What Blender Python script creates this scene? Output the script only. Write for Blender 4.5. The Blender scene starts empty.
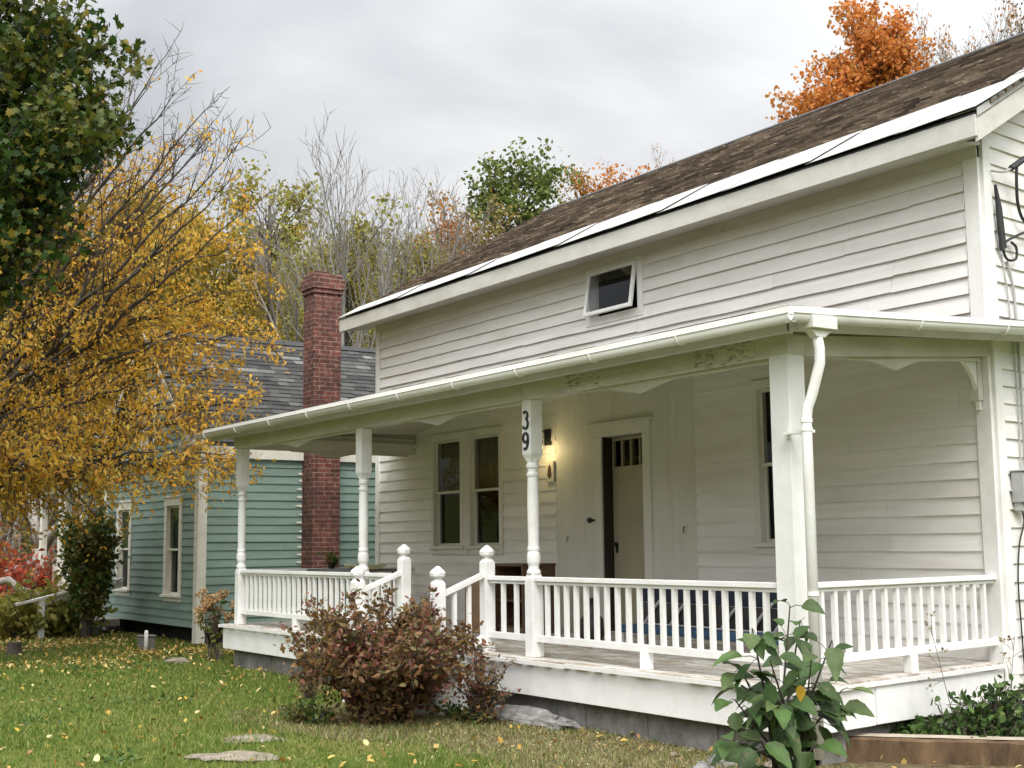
import bpy, math, random
import numpy as np
from mathutils import Vector, Matrix

C = bpy.context.scene.collection
sc = bpy.context.scene
R = math.radians

# ---------------------------------------------------------------- camera
F, CX, CY, EYE = 1300.0, 512.0, 384.0, 1.54
RM = np.array([[0.563, -0.108, -0.819], [0.826, 0.061, 0.56], [-0.010, -0.992, 0.124]])
def _basis():
    def hor(x): return 546 - .010 * (x - 512)
    vp = np.array([-381 - CX, hor(-381) - CY, F])
    a = np.array([-CX, hor(0) - CY, F]); b = np.array([1024 - CX, hor(1024) - CY, F])
    up = np.cross(a, b); up /= np.linalg.norm(up)
    if up[1] > 0: up = -up
    X = -vp / np.linalg.norm(vp); X -= up * X.dot(up); X /= np.linalg.norm(X)
    Y = np.cross(up, X)
    if Y[2] < 0: Y = -Y
    return np.array([X, Y, up])
RM = _basis()
cam = bpy.data.cameras.new('camera'); camo = bpy.data.objects.new('camera', cam); C.objects.link(camo)
cam.sensor_width = 36; cam.lens = F / 1024 * 36; cam.clip_end = 3000; cam.clip_start = .05
m = Matrix.Identity(4)
for i in range(3):
    m[i][0] = RM[i][0]; m[i][1] = -RM[i][1]; m[i][2] = -RM[i][2]
m[0][3], m[1][3], m[2][3] = 0, 0, EYE
camo.matrix_world = m
sc.camera = camo
def at(px, py, d):                       # world point seen at px,py at depth d
    v = RM @ np.array([(px - CX) / F * d, (py - CY) / F * d, d]); return Vector((v[0], v[1], v[2] + EYE))

# ---------------------------------------------------------------- world: overcast sky
SUN_EL, SUN_AZ = 50, 128                 # azimuth measured in x-y from +x clockwise below
sund = Vector((.88, -.47, 0)).normalized() * math.cos(R(SUN_EL)); sund.z = math.sin(R(SUN_EL))
w = bpy.data.worlds.new('World'); sc.world = w; w.use_nodes = True
nt = w.node_tree; N = nt.nodes; Lk = nt.links; N.clear()
out = N.new('ShaderNodeOutputWorld'); bg = N.new('ShaderNodeBackground'); bg2 = N.new('ShaderNodeBackground'); mix = N.new('ShaderNodeMixShader')
sky = N.new('ShaderNodeTexSky'); sky.sky_type = 'NISHITA'; sky.sun_disc = False
sky.sun_elevation = R(SUN_EL); sky.sun_rotation = math.atan2(sund.x, sund.y)
Lk.new(sky.outputs[0], bg.inputs[0]); bg.inputs[1].default_value = .08
tc = N.new('ShaderNodeTexCoord')
sep = N.new('ShaderNodeSeparateXYZ'); Lk.new(tc.outputs['Generated'], sep.inputs[0])
# clouds projected on a flat layer: divide by elevation
addz = N.new('ShaderNodeMath'); addz.operation = 'ADD'; addz.inputs[1].default_value = .22; Lk.new(sep.outputs[2], addz.inputs[0])
mx = N.new('ShaderNodeMath'); mx.operation = 'MAXIMUM'; mx.inputs[1].default_value = .05; Lk.new(addz.outputs[0], mx.inputs[0])
dx = N.new('ShaderNodeMath'); dx.operation = 'DIVIDE'; Lk.new(sep.outputs[0], dx.inputs[0]); Lk.new(mx.outputs[0], dx.inputs[1])
dy = N.new('ShaderNodeMath'); dy.operation = 'DIVIDE'; Lk.new(sep.outputs[1], dy.inputs[0]); Lk.new(mx.outputs[0], dy.inputs[1])
cmb = N.new('ShaderNodeCombineXYZ'); Lk.new(dx.outputs[0], cmb.inputs[0]); Lk.new(dy.outputs[0], cmb.inputs[1]); cmb.inputs[2].default_value = 3.1
n1 = N.new('ShaderNodeTexNoise'); n1.inputs['Scale'].default_value = 1.15; n1.inputs['Detail'].default_value = 7; n1.inputs['Roughness'].default_value = .5; n1.inputs['Distortion'].default_value = .5
Lk.new(cmb.outputs[0], n1.inputs['Vector'])
cr = N.new('ShaderNodeValToRGB'); Lk.new(n1.outputs[0], cr.inputs[0])
cr.color_ramp.elements[0].position = .36; cr.color_ramp.elements[0].color = (.50, .515, .54, 1)
cr.color_ramp.elements[1].position = .64; cr.color_ramp.elements[1].color = (.92, .92, .915, 1)
# overcast luminance: brighter to the zenith and round the hidden sun
mz = N.new('ShaderNodeMath'); mz.operation = 'MULTIPLY_ADD'; mz.inputs[1].default_value = 1.25; mz.inputs[2].default_value = .37; Lk.new(sep.outputs[2], mz.inputs[0])
dot = N.new('ShaderNodeVectorMath'); dot.operation = 'DOT_PRODUCT'; dot.inputs[1].default_value = sund; Lk.new(tc.outputs['Generated'], dot.inputs[0])
mpos = N.new('ShaderNodeMath'); mpos.operation = 'MAXIMUM'; mpos.inputs[1].default_value = 0; Lk.new(dot.outputs['Value'], mpos.inputs[0])
pw = N.new('ShaderNodeMath'); pw.operation = 'POWER'; pw.inputs[1].default_value = 1.6; Lk.new(mpos.outputs[0], pw.inputs[0])
ms = N.new('ShaderNodeMath'); ms.operation = 'MULTIPLY_ADD'; ms.inputs[1].default_value = 1.9; Lk.new(pw.outputs[0], ms.inputs[0]); Lk.new(mz.outputs[0], ms.inputs[2])
vm = N.new('ShaderNodeVectorMath'); vm.operation = 'SCALE'; Lk.new(cr.outputs[0], vm.inputs[0]); Lk.new(ms.outputs[0], vm.inputs['Scale'])
Lk.new(vm.outputs[0], bg2.inputs[0]); bg2.inputs[1].default_value = 1.0
mix.inputs[0].default_value = .93
Lk.new(bg.outputs[0], mix.inputs[1]); Lk.new(bg2.outputs[0], mix.inputs[2]); Lk.new(mix.outputs[0], out.inputs[0])
sl = bpy.data.lights.new('sun', 'SUN'); sl.energy = 1.5; sl.angle = R(22); sl.color = (1, .965, .91)
so = bpy.data.objects.new('sun', sl); C.objects.link(so); so.rotation_euler = sund.to_track_quat('Z', 'Y').to_euler()
vs = sc.view_settings; vs.view_transform = 'Standard'; vs.look = 'None'; vs.exposure = .64; vs.gamma = 1; vs.use_curve_mapping = False
sc.cycles.use_denoising = True
sc.cycles.max_bounces = 6; sc.cycles.transparent_max_bounces = 6

# ---------------------------------------------------------------- materials
def srgb(h):
    c = [int(h[i:i + 2], 16) / 255 for i in (0, 2, 4)]
    return tuple(x / 12.92 if x <= .04045 else ((x + .055) / 1.055) ** 2.4 for x in c) + (1,)
def new_mat(name):
    m = bpy.data.materials.new(name); m.use_nodes = True; t = m.node_tree
    return m, t, t.nodes, t.links, t.nodes['Principled BSDF']
def noise(n, l, scale, detail=4, rough=.6, vec=None, stretch=None, dist=0):
    tc = n.new('ShaderNodeTexCoord'); src = tc.outputs['Object']
    if stretch:
        mp = n.new('ShaderNodeMapping'); mp.inputs['Scale'].default_value = stretch; l.new(src, mp.inputs[0]); src = mp.outputs[0]
    t = n.new('ShaderNodeTexNoise'); t.inputs['Scale'].default_value = scale; t.inputs['Detail'].default_value = detail; t.inputs['Roughness'].default_value = rough; t.inputs['Distortion'].default_value = dist
    l.new(src, t.inputs['Vector']); return t.outputs[0]
def ramp(n, l, src, stops):
    r = n.new('ShaderNodeValToRGB'); l.new(src, r.inputs[0]); e = r.color_ramp.elements
    e[0].position, e[0].color = stops[0]; e[1].position, e[1].color = stops[-1]
    for p, c in stops[1:-1]:
        x = e.new(p); x.color = c
    return r.outputs[0]
def mixc(n, l, fac, a, b, mode='MIX'):
    x = n.new('ShaderNodeMix'); x.data_type = 'RGBA'; x.blend_type = mode
    for s, v in ((x.inputs[0], fac), (x.inputs[6], a), (x.inputs[7], b)):
        if hasattr(v, 'links'): l.new(v, s)
        else: s.default_value = v
    return x.outputs[2]
def bump(n, l, src, bsdf, strength, dist=.01):
    b = n.new('ShaderNodeBump'); b.inputs['Strength'].default_value = strength; b.inputs['Distance'].default_value = dist
    l.new(src, b.inputs['Height']); l.new(b.outputs[0], bsdf.inputs['Normal'])
def g(v): return (v, v, v, 1)
def paint(name, base, dirt, amount=.5, scale=2.0, stretch=(1, 1, 1), rough=.6, island=.06, chips=None, grain=.25, ct=.43):
    m, t, n, l, b = new_mat(name)
    a = noise(n, l, scale, 6, .65, stretch=stretch, dist=.4)
    f = ramp(n, l, a, [(.42, g(0)), (.75, g(amount))])
    c = mixc(n, l, f, base, dirt)
    geo = n.new('ShaderNodeNewGeometry')
    rr = ramp(n, l, geo.outputs['Random Per Island'], [(0, g(1 - island)), (1, g(1))])
    c = mixc(n, l, 1.0, c, rr, 'MULTIPLY')
    if chips:
        k = noise(n, l, 30, 5, .7, stretch=(.35, .35, 1.6)); kk = noise(n, l, 1.1, 2)
        mm = n.new('ShaderNodeMath'); mm.operation = 'MULTIPLY'; l.new(k, mm.inputs[0]); l.new(kk, mm.inputs[1])
        ff = ramp(n, l, mm.outputs[0], [(ct, g(0)), (ct + .025, g(.85))])
        c = mixc(n, l, ff, c, chips)
    l.new(c, b.inputs['Base Color']); b.inputs['Roughness'].default_value = rough
    fine = noise(n, l, 40, 4, .7, stretch=(.12, .12, 1.4))
    bump(n, l, fine, b, grain, .004)
    return m
M = {}
WH = (.80, .785, .755, 1)
M['siding'] = paint('white_siding_paint', (.82, .80, .772, 1), (.54, .49, .43, 1), .5, 1.6, (.5, .5, 3.5), .55, .09, chips=(.33, .28, .23, 1))
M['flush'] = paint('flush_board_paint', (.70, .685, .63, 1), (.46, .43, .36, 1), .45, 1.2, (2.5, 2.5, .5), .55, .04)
M['trim'] = paint('white_trim_paint', (.82, .81, .785, 1), (.52, .48, .42, 1), .42, 3, (1, 1, 1), .5, .03)
M['rail'] = paint('railing_paint', (.84, .84, .825, 1), (.50, .46, .39, 1), .38, 3.2, (1, 1, 1), .45, .03)
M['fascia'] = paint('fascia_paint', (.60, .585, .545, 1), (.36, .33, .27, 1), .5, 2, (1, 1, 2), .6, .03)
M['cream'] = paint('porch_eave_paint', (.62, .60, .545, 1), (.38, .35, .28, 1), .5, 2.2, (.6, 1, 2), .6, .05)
M['peel'] = paint('peeling_beam_paint', (.66, .645, .59, 1), (.36, .33, .26, 1), .6, 3, (.6, 1, 3), .65, .05, chips=(.22, .18, .13, 1), ct=.318)
M['gutter'] = paint('gutter_paint', (.74, .73, .69, 1), (.42, .40, .34, 1), .4, 3, (.5, 1, 1), .35, .03, grain=.05)
M['teal'] = paint('teal_siding_paint', (.205, .295, .252, 1), (.12, .175, .15, 1), .7, 1.8, (.5, .5, 3), .6, .12)
M['tealtrim'] = paint('cream_trim_paint', (.70, .68, .60, 1), (.38, .35, .28, 1), .5, 3, (1, 1, 1), .6, .04)
M['metalband'] = paint('white_roof_metal', (.50, .50, .49, 1), (.28, .265, .24, 1), .7, 2.2, (3, .6, .6), .4, .12, grain=.03)
M['black'] = paint('black_iron', (.012, .012, .013, 1), (.04, .035, .03, 1), .5, 8, rough=.45, grain=.1)
M['cable'] = paint('cable_rubber', (.02, .02, .021, 1), (.05, .05, .05, 1), .5, 8, rough=.6, grain=.05)
M['greycable'] = paint('grey_cable', (.45, .45, .43, 1), (.25, .25, .23, 1), .5, 8, rough=.6, grain=.05)
M['meter'] = paint('meter_box_metal', (.42, .43, .42, 1), (.22, .22, .21, 1), .5, 6, rough=.4, grain=.05)
M['darkwood'] = paint('dark_brown_jamb', (.035, .022, .014, 1), (.02, .012, .008, 1), .6, 4, rough=.6)
M['door'] = paint('beige_door_paint', (.40, .36, .26, 1), (.27, .24, .17, 1), .5, 2.5, (1, 1, .6), .5, .03)
M['numeral'] = paint('black_numeral', (.01, .01, .01, 1), (.03, .03, .03, 1), .3, 8, rough=.4, grain=.02)
M['brownwood'] = paint('brown_cabinet_wood', (.12, .065, .035, 1), (.05, .028, .016, 1), .8, 3, (1, 1, 5), .5, .1)
M['tan'] = paint('tan_wood', (.26, .16, .085, 1), (.13, .08, .045, 1), .7, 3, (1, 1, 5), .5, .1)
M['dark'] = paint('unlit_dark', (.012, .012, .012, 1), (.02, .018, .016, 1), .5, 2, rough=.9, grain=0)  # near-black colour stands in for unlit rooms and the open underside
M['gravel'] = paint('concrete', (.30, .285, .26, 1), (.16, .15, .135, 1), .8, 5, rough=.9, grain=.6)
M['greytable'] = paint('weathered_grey_table', (.16, .155, .145, 1), (.08, .078, .07, 1), .7, 5, rough=.7)
M['yellowpl'] = paint('pale_yellow_plastic', (.62, .60, .34, 1), (.40, .38, .20, 1), .4, 4, rough=.45, grain=.02)
M['navy'] = paint('navy_fabric', (.012, .018, .040, 1), (.006, .007, .012, 1), .8, 5, rough=.9, island=.3)
M['bluefab'] = paint('blue_fabric', (.025, .07, .13, 1), (.015, .035, .07, 1), .8, 5, rough=.9, island=.3)
M['whitemetal'] = paint('pale_metal_tube', (.45, .44, .42, 1), (.25, .24, .22, 1), .5, 6, rough=.4, grain=.02)
M['curtain'] = paint('curtain_cloth', (.20, .18, .10, 1), (.09, .08, .045, 1), .8, 3, (6, 1, .3), .9, .1)
M['greycurtain'] = paint('grey_curtain_cloth', (.10, .115, .10, 1), (.05, .055, .045, 1), .8, 3, (6, 1, .3), .9, .1)

def mat_glass():
    m, t, n, l, b = new_mat('window_glass')
    n.remove(b); o = n['Material Output']
    tr = n.new('ShaderNodeBsdfTransparent'); tr.inputs[0].default_value = (.75, .78, .77, 1)
    gl = n.new('ShaderNodeBsdfGlossy'); gl.inputs['Roughness'].default_value = .03; gl.inputs[0].default_value = (.8, .82, .85, 1)
    lw = n.new('ShaderNodeLayerWeight'); lw.inputs[0].default_value = .5
    p5 = n.new('ShaderNodeMath'); p5.operation = 'POWER'; p5.inputs[1].default_value = 4; l.new(lw.outputs['Facing'], p5.inputs[0])
    fr = n.new('ShaderNodeMath'); fr.operation = 'MULTIPLY_ADD'; fr.inputs[1].default_value = .5; fr.inputs[2].default_value = .035; l.new(p5.outputs[0], fr.inputs[0])
    mx = n.new('ShaderNodeMixShader'); l.new(fr.outputs[0], mx.inputs[0]); l.new(tr.outputs[0], mx.inputs[1]); l.new(gl.outputs[0], mx.inputs[2]); l.new(mx.outputs[0], o.inputs[0])
    bp = n.new('ShaderNodeBump'); bp.inputs['Strength'].default_value = .12; bp.inputs['Distance'].default_value = .02
    l.new(noise(n, l, 1.6, 2), bp.inputs['Height']); l.new(bp.outputs[0], gl.inputs['Normal'])
    return m
M['glass'] = mat_glass()

def mat_brick():
    m, t, n, l, b = new_mat('red_brick')
    tc = n.new('ShaderNodeTexCoord'); sp = n.new('ShaderNodeSeparateXYZ'); l.new(tc.outputs['Object'], sp.inputs[0])
    ad = n.new('ShaderNodeMath'); ad.operation = 'ADD'; l.new(sp.outputs[0], ad.inputs[0]); l.new(sp.outputs[1], ad.inputs[1])
    cb = n.new('ShaderNodeCombineXYZ'); l.new(ad.outputs[0], cb.inputs[0]); l.new(sp.outputs[2], cb.inputs[1])
    br = n.new('ShaderNodeTexBrick'); l.new(cb.outputs[0], br.inputs['Vector']); br.inputs['Scale'].default_value = 1
    br.inputs['Brick Width'].default_value = .205; br.inputs['Row Height'].default_value = .078; br.inputs['Mortar Size'].default_value = .007; br.inputs['Mortar Smooth'].default_value = .3
    br.inputs['Color1'].default_value = (.17, .052, .036, 1); br.inputs['Color2'].default_value = (.085, .026, .021, 1); br.inputs['Mortar'].default_value = (.27, .20, .165, 1); br.inputs['Bias'].default_value = -.1
    nz = noise(n, l, 7, 5, .7)
    f = ramp(n, l, nz, [(.35, g(.42)), (.7, g(1.45))])
    c = mixc(n, l, 1.0, br.outputs[0], f, 'MULTIPLY')
    c = mixc(n, l, ramp(n, l, noise(n, l, 1.3, 5, .65), [(.45, g(0)), (.7, g(.65))]), c, (.045, .028, .024, 1))
    f2 = ramp(n, l, noise(n, l, 14, 4, .7), [(.62, g(0)), (.75, g(.55))])
    c = mixc(n, l, f2, c, (.38, .30, .26, 1))
    l.new(c, b.inputs['Base Color']); b.inputs['Roughness'].default_value = .9
    h = n.new('ShaderNodeMath'); h.operation = 'MULTIPLY_ADD'; l.new(nz, h.inputs[0]); h.inputs[1].default_value = .4; 
    inv = n.new('ShaderNodeMath'); inv.operation = 'SUBTRACT'; inv.inputs[0].default_value = 1; l.new(br.outputs['Fac'], inv.inputs[1]); l.new(inv.outputs[0], h.inputs[2])
    bump(n, l, h.outputs[0], b, .8, .012)
    return m
M['brick'] = mat_brick()

def mat_block():
    m, t, n, l, b = new_mat('concrete_block')
    f = ramp(n, l, noise(n, l, 5, 6, .7), [(.3, (.12, .115, .105, 1)), (.55, (.24, .23, .215, 1)), (.8, (.42, .41, .39, 1))])
    l.new(f, b.inputs['Base Color']); b.inputs['Roughness'].default_value = .95
    bump(n, l, noise(n, l, 60, 4), b, .5, .006); return m
M['block'] = mat_block()

def mat_deck():
    m, t, n, l, b = new_mat('worn_deck_boards')
    a = noise(n, l, 3, 6, .7, stretch=(1, 3, 1), dist=.5)
    c = ramp(n, l, a, [(.32, (.30, .22, .16, 1)), (.45, (.42, .37, .31, 1)), (.56, (.62, .60, .56, 1)), (.75, (.72, .71, .68, 1))])
    l.new(c, b.inputs['Base Color']); b.inputs['Roughness'].default_value = .75
    bump(n, l, noise(n, l, 30, 4, stretch=(3, .3, 1)), b, .3, .004); return m
M['deck'] = mat_deck()

def mat_shingle(name, cols, w_=.3, speck=None):
    m, t, n, l, b = new_mat(name)
    geo = n.new('ShaderNodeNewGeometry')
    c = ramp(n, l, geo.outputs['Random Per Island'], cols)
    nz = noise(n, l, 16, 5, .7)
    f = ramp(n, l, nz, [(.3, g(.62)), (.7, g(1.3))])
    c = mixc(n, l, 1.0, c, f, 'MULTIPLY')
    st = ramp(n, l, noise(n, l, 1.4, 4, .6, stretch=(1, .35, .35)), [(.4, g(0)), (.7, g(.5))])
    c = mixc(n, l, st, c, speck or cols[0][1])
    l.new(c, b.inputs['Base Color']); b.inputs['Roughness'].default_value = .95
    bump(n, l, noise(n, l, 200, 3), b, .5, .004); return m
M['shingle'] = mat_shingle('brown_asphalt_shingle', [(0, (.06, .046, .036, 1)), (.3, (.15, .115, .088, 1)), (.65, (.23, .18, .14, 1)), (.9, (.31, .25, .195, 1)), (1, (.44, .36, .28, 1))], speck=(.14, .105, .08, 1))
M['greyshingle'] = mat_shingle('grey_asphalt_shingle', [(0, (.025, .025, .025, 1)), (.5, (.05, .05, .048, 1)), (.88, (.085, .085, .08, 1)), (1, (.20, .20, .19, 1))], speck=(.05, .05, .05, 1))
M['porchshingle'] = mat_shingle('dark_porch_shingle', [(0, (.06, .05, .045, 1)), (1, (.14, .12, .10, 1))])

def mat_bark(name, a, b_, sc_=8):
    m, t, n, l, b = new_mat(name)
    nz = noise(n, l, sc_, 6, .7, stretch=(1, 1, .35))
    l.new(ramp(n, l, nz, [(.3, a), (.7, b_)]), b.inputs['Base Color']); b.inputs['Roughness'].default_value = .95
    bump(n, l, nz, b, .8, .02); return m
M['bark'] = mat_bark('dark_bark', (.035, .028, .022, 1), (.10, .085, .07, 1))
M['greybark'] = mat_bark('grey_bark', (.11, .10, .09, 1), (.26, .24, .22, 1))
M['palebark'] = mat_bark('pale_dead_bark', (.18, .16, .14, 1), (.42, .38, .34, 1))
M['timber'] = mat_bark('weathered_timber', (.03, .017, .009, 1), (.20, .125, .065, 1), 4)
M['timbertop'] = mat_bark('pale_timber_top', (.30, .25, .19, 1), (.50, .44, .35, 1), 9)
M['drift'] = mat_bark('grey_stone', (.05, .048, .045, 1), (.30, .29, .275, 1), 7)
M['flag'] = mat_bark('tan_flagstone', (.13, .11, .085, 1), (.32, .27, .21, 1), 9)

def mat_leaf(name, stops, transl=.3, clump=None, cs=1.2, rough=.55):
    m, t, n, l, b = new_mat(name)
    geo = n.new('ShaderNodeNewGeometry')
    c = ramp(n, l, geo.outputs['Random Per Island'], stops)
    if clump:
        f = ramp(n, l, noise(n, l, cs, 2), [(.42, g(0)), (.62, g(.75))]); c = mixc(n, l, f, c, clump)
    l.new(c, b.inputs['Base Color']); b.inputs['Roughness'].default_value = rough; b.inputs['Specular IOR Level'].default_value = .3
    tr = n.new('ShaderNodeBsdfTranslucent'); l.new(c, tr.inputs[0])
    mx = n.new('ShaderNodeMixShader'); mx.inputs[0].default_value = transl
    l.new(b.outputs[0], mx.inputs[1]); l.new(tr.outputs[0], mx.inputs[2]); l.new(mx.outputs[0], n['Material Output'].inputs[0]); return m
def S(*cs):
    k = len(cs) - 1
    return [(i / k, srgb(c)) for i, c in enumerate(cs)]
M['gold'] = mat_leaf('golden_leaves', S('c8962e', 'e0b43c', 'a89a44', 'f0d470', 'd48c30', 'e8c048', '8e6c38', 'd4b450', 'e09a34'), .45, clump=srgb('cfa43a'), cs=.7)
M['maple'] = mat_leaf('green_maple_leaves', S('1c300c', '263e10', '324c16', '42561c', '20360e', '6a6a28', '84742a'), .32, clump=srgb('5a6020'), cs=.55)
M['olive'] = mat_leaf('olive_leaves', S('6c7430', '8c9444', 'a09e4e', '7a7238', 'b4b05c', '646a32'), .4, clump=srgb('98883a'), cs=.3)
M['olive2'] = mat_leaf('brown_olive_leaves', S('6c6434', '82783c', '8a6c38', '706a34', '9a8c4c', '66582e'), .35, clump=srgb('8a6a34'), cs=.4)
M['yellow'] = mat_leaf('yellow_leaves', S('a8862c', 'bd9a34', '8e7c30', 'c8a444', '947026'), .4, clump=srgb('7f7c34'), cs=.3)
M['orange'] = mat_leaf('orange_leaves', S('b8682c', 'd08440', 'dc9850', 'a85c28', 'd4a458'), .4, clump=srgb('b87c3a'), cs=.4)
M['amber'] = mat_leaf('amber_leaves', S('b8762a', 'c8883a', 'a8642a', 'c89a50', '8c6a30'), .35, clump=srgb('7a7034'), cs=.4)
M['green'] = mat_leaf('mid_green_leaves', S('4a5c22', '5c6c2c', '6c7a34', '3c4e1e', '7c7e38'), .3)
M['brown'] = mat_leaf('brown_leaves', S('6a4c34', '7c5c3c', '8c6c44', '5a4630', '7a6a40'), .25)
M['redbush'] = mat_leaf('russet_shrub_leaves', S('54302a', '744034', '80543a', '666438', '7c464a', '94744c', '585a34', '6e3a38', '6c7048'), .28, clump=srgb('6c5a2f'), cs=2.2)
M['scarlet'] = mat_leaf('scarlet_leaves', S('a03c28', 'b85034', '9a4230', '84382c', 'b86a44', '8a5a3c'), .35)
M['dkgreen'] = mat_leaf('dark_green_leaves', S('34502a', '44642c', '527034', '3a5426', '74742e', '8a7a34'), .3, clump=srgb('6a5a30'), cs=1.6)
M['bigleaf'] = mat_leaf('broad_green_leaves', S('2e4420', '3c562c', '4c6634', '32481f', '5a6c40', '384e2a'), .22, rough=.42)
M['bigyellow'] = mat_leaf('broad_yellow_leaf', S('b08a2c', 'c09a38'), .3)
M['weed'] = mat_leaf('weed_leaves', S('36502a', '46602c', '587238', '2e4422', '6a7a40'), .25)
M['hydr'] = mat_leaf('dried_flower_petals', S('a88458', 'b89468', 'c8a878', '98704a'), .25)
M['straw'] = mat_leaf('dry_stalks', S('8a7c5c', 'a0906c', '6c6048'), .2)
M['fallen'] = mat_leaf('fallen_leaves', S('b89c4c', 'c8b06a', 'a07c38', 'd8c890', '8a6030', 'c0a040', '7a5a34'), .15)

def add_veins(m):
    t = m.node_tree; n, l = t.nodes, t.links; b = n['Principled BSDF']; src = b.inputs['Base Color'].links[0].from_socket
    k = noise(n, l, 26, 3, .6); f = ramp(n, l, k, [(.60, g(0)), (.72, g(.8))]); c = mixc(n, l, f, src, (.16, .12, .05, 1))
    f2 = ramp(n, l, noise(n, l, 7, 3), [(.35, g(.75)), (.65, g(1.25))]); c = mixc(n, l, 1.0, c, f2, 'MULTIPLY'); l.new(c, b.inputs['Base Color']); bump(n, l, noise(n, l, 55, 4, .7), b, .6, .01)
add_veins(M['bigleaf'])
M['crumb'] = mat_leaf('crumbled_leaves', S('8a7a5c', 'b0a284', '6a5a42', 'c4b898', '5c5236', '9a8a60', '746a48'), .05)
def mat_grass():
    m, t, n, l, b = new_mat('lawn_grass')
    geo = n.new('ShaderNodeNewGeometry')
    a = ramp(n, l, geo.outputs['Random Per Island'], S('4a6226', '566e2a', '647c34', '4c6828', '7c8640', '5c7430', 'a09c60', '506a2a'))
    d = ramp(n, l, geo.outputs['Random Per Island'], S('80803e', 'a09456', '6c7e34', 'b0a270', '5c7430'))
    f = ramp(n, l, noise(n, l, 1.7, 6, .7), [(.52, g(0)), (.66, g(.75))])
    c = mixc(n, l, f, a, d)
    l.new(c, b.inputs['Base Color']); b.inputs['Roughness'].default_value = .7; b.inputs['Specular IOR Level'].default_value = .15
    tr = n.new('ShaderNodeBsdfTranslucent'); l.new(c, tr.inputs[0]); mx = n.new('ShaderNodeMixShader'); mx.inputs[0].default_value = .25
    l.new(b.outputs[0], mx.inputs[1]); l.new(tr.outputs[0], mx.inputs[2]); l.new(mx.outputs[0], n['Material Output'].inputs[0]); return m
M['grass'] = mat_grass()
M['drygrass'] = mat_leaf('dry_grass', S('7c7a46', 'a09468', '667a3c', 'b0a278', '8a7c54', '5a7034', '6e7c40'), .2)
def mat_ground():
    m, t, n, l, b = new_mat('lawn_soil')
    c = ramp(n, l, noise(n, l, .9, 6, .65), [(.35, srgb('46561f')), (.5, srgb('56622c')), (.68, srgb('7a7244'))])
    f = ramp(n, l, noise(n, l, 22, 4, .7), [(.35, g(.6)), (.7, g(1.2))])
    l.new(mixc(n, l, 1.0, c, f, 'MULTIPLY'), b.inputs['Base Color']); b.inputs['Roughness'].default_value = 1
    b.inputs['Specular IOR Level'].default_value = .1
    bump(n, l, noise(n, l, 15, 5), b, .6, .03); return m
M['ground'] = mat_ground()
def mat_dirt():
    m, t, n, l, b = new_mat('bare_dirt')
    c = ramp(n, l, noise(n, l, 6, 7, .75), [(.3, srgb('4c4030')), (.5, srgb('75674e')), (.62, srgb('8c8068')), (.75, srgb('5e6238'))])
    l.new(c, b.inputs['Base Color']); b.inputs['Roughness'].default_value = 1; b.inputs['Specular IOR Level'].default_value = .1
    bump(n, l, noise(n, l, 40, 5, .8), b, 1, .03); return m
M['dirt'] = mat_dirt()

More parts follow.
